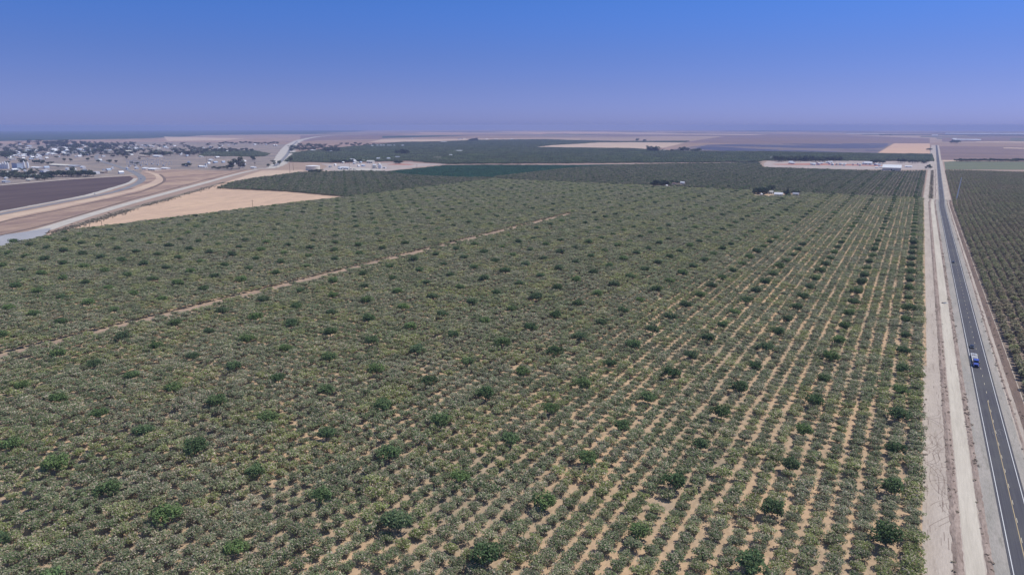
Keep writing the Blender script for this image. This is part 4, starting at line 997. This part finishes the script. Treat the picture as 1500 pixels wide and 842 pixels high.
def truck():
    x, y = W(403.2, 37.65); root = empty('flatbed_truck', x, y, RZ, zr); tag(root, 'blue tractor unit pulling a long empty pale flatbed trailer down the highway', 'truck')
    # y grows backwards from the bumper
    h = MB(); h.hexa([(-.95,.25,.75),(.95,.25,.75),(1.1,2.3,.75),(-1.1,2.3,.75),(-.82,.35,1.65),(.82,.35,1.65),(1.0,2.3,2.0),(-1.0,2.3,2.0)]); h.build('hood', bluep, root)
    for sx in (-1, 1):
        f = MB(); f.hexa([(sx*1.0-.28,.2,.45),(sx*1.0+.28,.2,.45),(sx*1.0+.28,1.9,.55),(sx*1.0-.28,1.9,.55),(sx*1.0-.22,.5,1.15),(sx*1.0+.22,.5,1.15),(sx*1.0+.22,1.6,1.2),(sx*1.0-.22,1.6,1.2)]); f.build('fender', bluep, root)
    c = MB(); c.hexa([(-1.15,2.3,.8),(1.15,2.3,.8),(1.2,4.6,.8),(-1.2,4.6,.8),(-1.12,2.3,2.0),(1.12,2.3,2.0),(1.2,4.6,2.1),(-1.2,4.6,2.1)]); c.hexa([(-1.08,2.95,2.9),(1.08,2.95,2.9),(1.12,4.6,3.0),(-1.12,4.6,3.0),(-.9,3.2,3.1),(.9,3.2,3.1),(1.0,4.5,3.3),(-1.0,4.5,3.3)])
    c.hexa([(-1.2,3.9,2.05),(1.2,3.9,2.05),(1.2,4.6,2.11),(-1.2,4.6,2.11),(-1.12,3.9,2.95),(1.12,3.9,2.95),(1.12,4.6,3.0),(-1.12,4.6,3.0)]); c.build('cab', bluep, root)
    s = MB(); s.box(-1.22, 1.22, 4.65, 6.1, .9, 3.1, 0, .08, .05); s.build('sleeper', bluep, root)
    g = MB(); g.hexa([(-1.1,2.32,2.0),(1.1,2.32,2.0),(1.16,3.88,2.06),(-1.16,3.88,2.06),(-1.02,2.96,2.92),(1.02,2.96,2.92),(1.08,3.88,2.96),(-1.08,3.88,2.96)]); g.build('windscreen', M['glass'], root)
    p = MB(); p.box(-1.22, 1.22, 0, .24, .3, .78, 0, .05, .03); p.build('bumper', M['dark'], root)
    gr = MB(); gr.box(-.62, .62, .2, .26, .82, 1.55); gr.build('grille', M['dark'], root)
    for sx in (-1, 1):
        q = MB(); q.box(sx*.9-.17, sx*.9+.17, .12, .22, .86, 1.08); q.build('headlight', M['lamp'], root)
        q = MB(); q.tube((sx*1.28, 4.62, .9), (sx*1.28, 4.62, 3.7), .09, n=8); q.build('exhaust_pipe', M['rim'], root)
        q = MB(); q.box(sx*1.45-.12, sx*1.45+.12, 2.5, 2.6, 1.9, 2.6); q.tube((sx*1.1, 2.6, 2.3), (sx*1.45, 2.55, 2.3), .03, n=5); q.build('mirror', M['dark'], root)
        q = MB(); q.tube((sx*1.0, 4.2, .65), (sx*1.0, 5.8, .65), .32, n=12); q.build('fuel_tank', M['rim'], root)
        wheel(root, sx*1.05, 1.15, .52, .3)
        for yy in (6.9, 8.2): wheel(root, sx*.98, yy, .52, .5)
        for yy in (18.6, 20.0): wheel(root, sx*.98, yy, .52, .5)
    q = MB(); 
    for sx in (-.45, .45): q.box(sx-.08, sx+.08, 4.6, 9.0, .7, .95)
    q.build('chassis', M['dark'], root)
    t = MB()
    for sx in (-.5, .5): t.box(sx-.1, sx+.1, 6.6, 21.4, .98, 1.36)
    t.build('trailer_frame', M['w_grey'], root)
    d = MB()
    yy = 6.4
    while yy < 21.3: d.box(-1.24, 1.24, yy, yy+.42, 1.365, 1.44); yy += .52
    d.build('deck', M['palegrey'], root)
    e = MB()
    for sx in (-1.27, 1.27): e.box(sx-.05, sx+.05, 6.4, 21.4, 1.25, 1.48)
    e.box(-1.22, 1.22, 21.3, 21.4, 1.0, 1.48); e.build('side_rail', M['w_white'], root)
    hb = MB(); hb.box(-1.2, 1.2, 6.36, 6.46, 1.45, 2.6); hb.build('headboard', M['w_grey'], root)
    for k, yy in enumerate((9.2, 11.6, 14.2, 17.0, 19.4)):
        l = MB(); l.box(-1.1, 1.1, yy, yy+.3, 1.445, 1.72); l.build('load_beam', M['wood'] if k % 2 else M['palegrey'], root)
truck()
# vehicles far off
x, y = G(1405, 372.5)
for k, (u, v, p, lab) in enumerate(((720, 37.7, black, 'dark car alone in the near lane halfway up the highway'), (1580, 37.9, whitep, 'white car far up the highway just past the cross track'), (2050, 41.2, silver, 'silver car far up the highway near the cream warehouse'))):
    xx, yy = W(u, v+shift(u)); car(xx, yy, RZ+(0 if v < 39 else PI), p, lab, z=lift(xx, yy, 6))
for k in range(11):
    xx, yy = G(498+k*2.3, 248.9+rng.uniform(-.2, .2)); car(xx, yy, RZ+PI/2+rng.uniform(-.1, .1), [whitep, black, silver, redp][k % 4], '%s vehicle, %s from the left in the yard row' % (['white', 'black', 'silver', 'red'][k % 4], ordinal(k+1)), 'truck' if k % 2 else 'car', 'parked_van' if k % 2 else 'parked_car', bool(k % 2), z=.6, group='vehicles parked in the yard')
for k, xx in enumerate((206.5, 203, 196)):
    x, y = G(xx, (262.5, 254.3, 250.6)[k]); car(x, y, .3, [bluep, whitep, silver][k], ['blue car on the bend of the highway behind the ploughed field', 'white car just above the bend of the highway', 'silver car approaching the bend from the town'][k], z=lift(x, y, 7))
# dumped heap on the dirt road: torn white sheet folded over dark tyres and boards
x, y = W(548, 27.0); root = empty('rubbish_heap', x, y, -A+.6, .05); tag(root, 'small heap of dark boards and torn white sheet lying on the dirt road', 'rubbish')
m = MB()
for k in range(7): a = rng.uniform(0, 6); m.box(-1.6+k*.45, -1.2+k*.45+.5, -.5+.2*math.sin(a), .5+.2*math.cos(a), 0, .25+.25*math.sin(k)**2, 0, .05, .05)
m.build('board', M['dark'], root)
m = MB(); nn = 9
gr = [[(i*.34-1.0+.1*math.sin(j), j*.2-1.5+.15*math.sin(i*2), .12+.28*abs(math.sin(i*1.3+j*.7))) for i in range(nn)] for j in range(6)]
for j in range(5):
    for i in range(nn-1): m.face([gr[j][i], gr[j][i+1], gr[j+1][i+1], gr[j+1][i]])
m.build('sheet', M['w_white'], root)

# ------------------------------------------------------------------ air, sky, sun, camera
hz = MB(); hz.box(-47000, 47000, -47000, 47000, -175, HCAM+14); ho = hz.build('haze', None); ho.data.materials.clear(); ho['kind'] = 'stuff'; ho['label'] = 'thin bluish haze lying over the whole valley'
hm = bpy.data.materials.new('haze'); hm.use_nodes = True; nt = hm.node_tree; nt.nodes.clear()
o_ = nt.nodes.new('ShaderNodeOutputMaterial'); pv = nt.nodes.new('ShaderNodeVolumePrincipled'); nt.links.new(pv.outputs[0], o_.inputs['Volume'])
HAZE = .78e-4
pv.inputs['Color'].default_value = (.42, .50, .84, 1); pv.inputs['Density'].default_value = HAZE; pv.inputs['Anisotropy'].default_value = 0.0
ho.data.materials.append(hm)

TINT0, TINT1 = (.352, .401, .98), (.257, .428, .80)
SUN_EL, SUN_AZ = 57, 68                          # azimuth clockwise from +Y, the way the camera looks
wd = bpy.data.worlds.new('World'); scn.world = wd; wd.use_nodes = True; nt = wd.node_tree; nt.nodes.clear(); h = N(nt)
sky = h.n('ShaderNodeTexSky', sky_type='NISHITA', sun_disc=False); sky.sun_elevation = R_(SUN_EL); sky.sun_rotation = R_(SUN_AZ)
sky.altitude = 100; sky.air_density = 1.0; sky.dust_density = .3; sky.ozone_density = 6.0
bg = h.n('ShaderNodeBackground'); ow = h.n('ShaderNodeOutputWorld'); tc = h.n('ShaderNodeTexCoord'); sx = h.n('ShaderNodeSeparateXYZ'); h.l(tc.outputs['Generated'], sx.inputs[0])
tint = h.mix(h.ramp(sx.outputs[2], 0.0, .22), TINT0, TINT1); bump = h.math('SUBTRACT', h.ramp(sx.outputs[2], .0, .06), h.ramp(sx.outputs[2], .08, .17)); tint = h.mix(1.0, tint, h.mix(bump, (1, 1, 1), (1.0, .90, .83)), 'MULTIPLY')
tint = h.mix(h.ramp(sx.outputs[2], .22, .55), tint, (.92, .96, 1.05)); h.l(h.mix(1.0, sky.outputs[0], tint, 'MULTIPLY'), bg.inputs[0]); bg.inputs[1].default_value = .112; h.l(bg.outputs[0], ow.inputs[0])
sd = bpy.data.lights.new('sun', 'SUN'); sd.energy = 3.5; sd.angle = R_(.55); sd.color = (1, .95, .88)
so = bpy.data.objects.new('sun', sd); COL.objects.link(so)
az, el = R_(SUN_AZ), R_(SUN_EL); dv = Vector((math.sin(az)*math.cos(el), math.cos(az)*math.cos(el), math.sin(el)))
so.rotation_euler = dv.to_track_quat('Z', 'Y').to_euler(); so.location = dv*500
cd = bpy.data.cameras.new('camera'); cd.sensor_width = 36; cd.lens = 24; cd.clip_start = .5; cd.clip_end = 150000
co = bpy.data.objects.new('camera', cd); COL.objects.link(co); co.location = (0, 0, HCAM); co.rotation_euler = (PI/2 - TH, 0, 0); scn.camera = co
scn.view_settings.view_transform = 'Standard'; scn.view_settings.look = 'None'; scn.view_settings.exposure = .15; scn.view_settings.gamma = 1
scn.cycles.max_bounces = 4; scn.cycles.diffuse_bounces = 3; scn.cycles.volume_bounces = 1; scn.cycles.transparent_max_bounces = 4
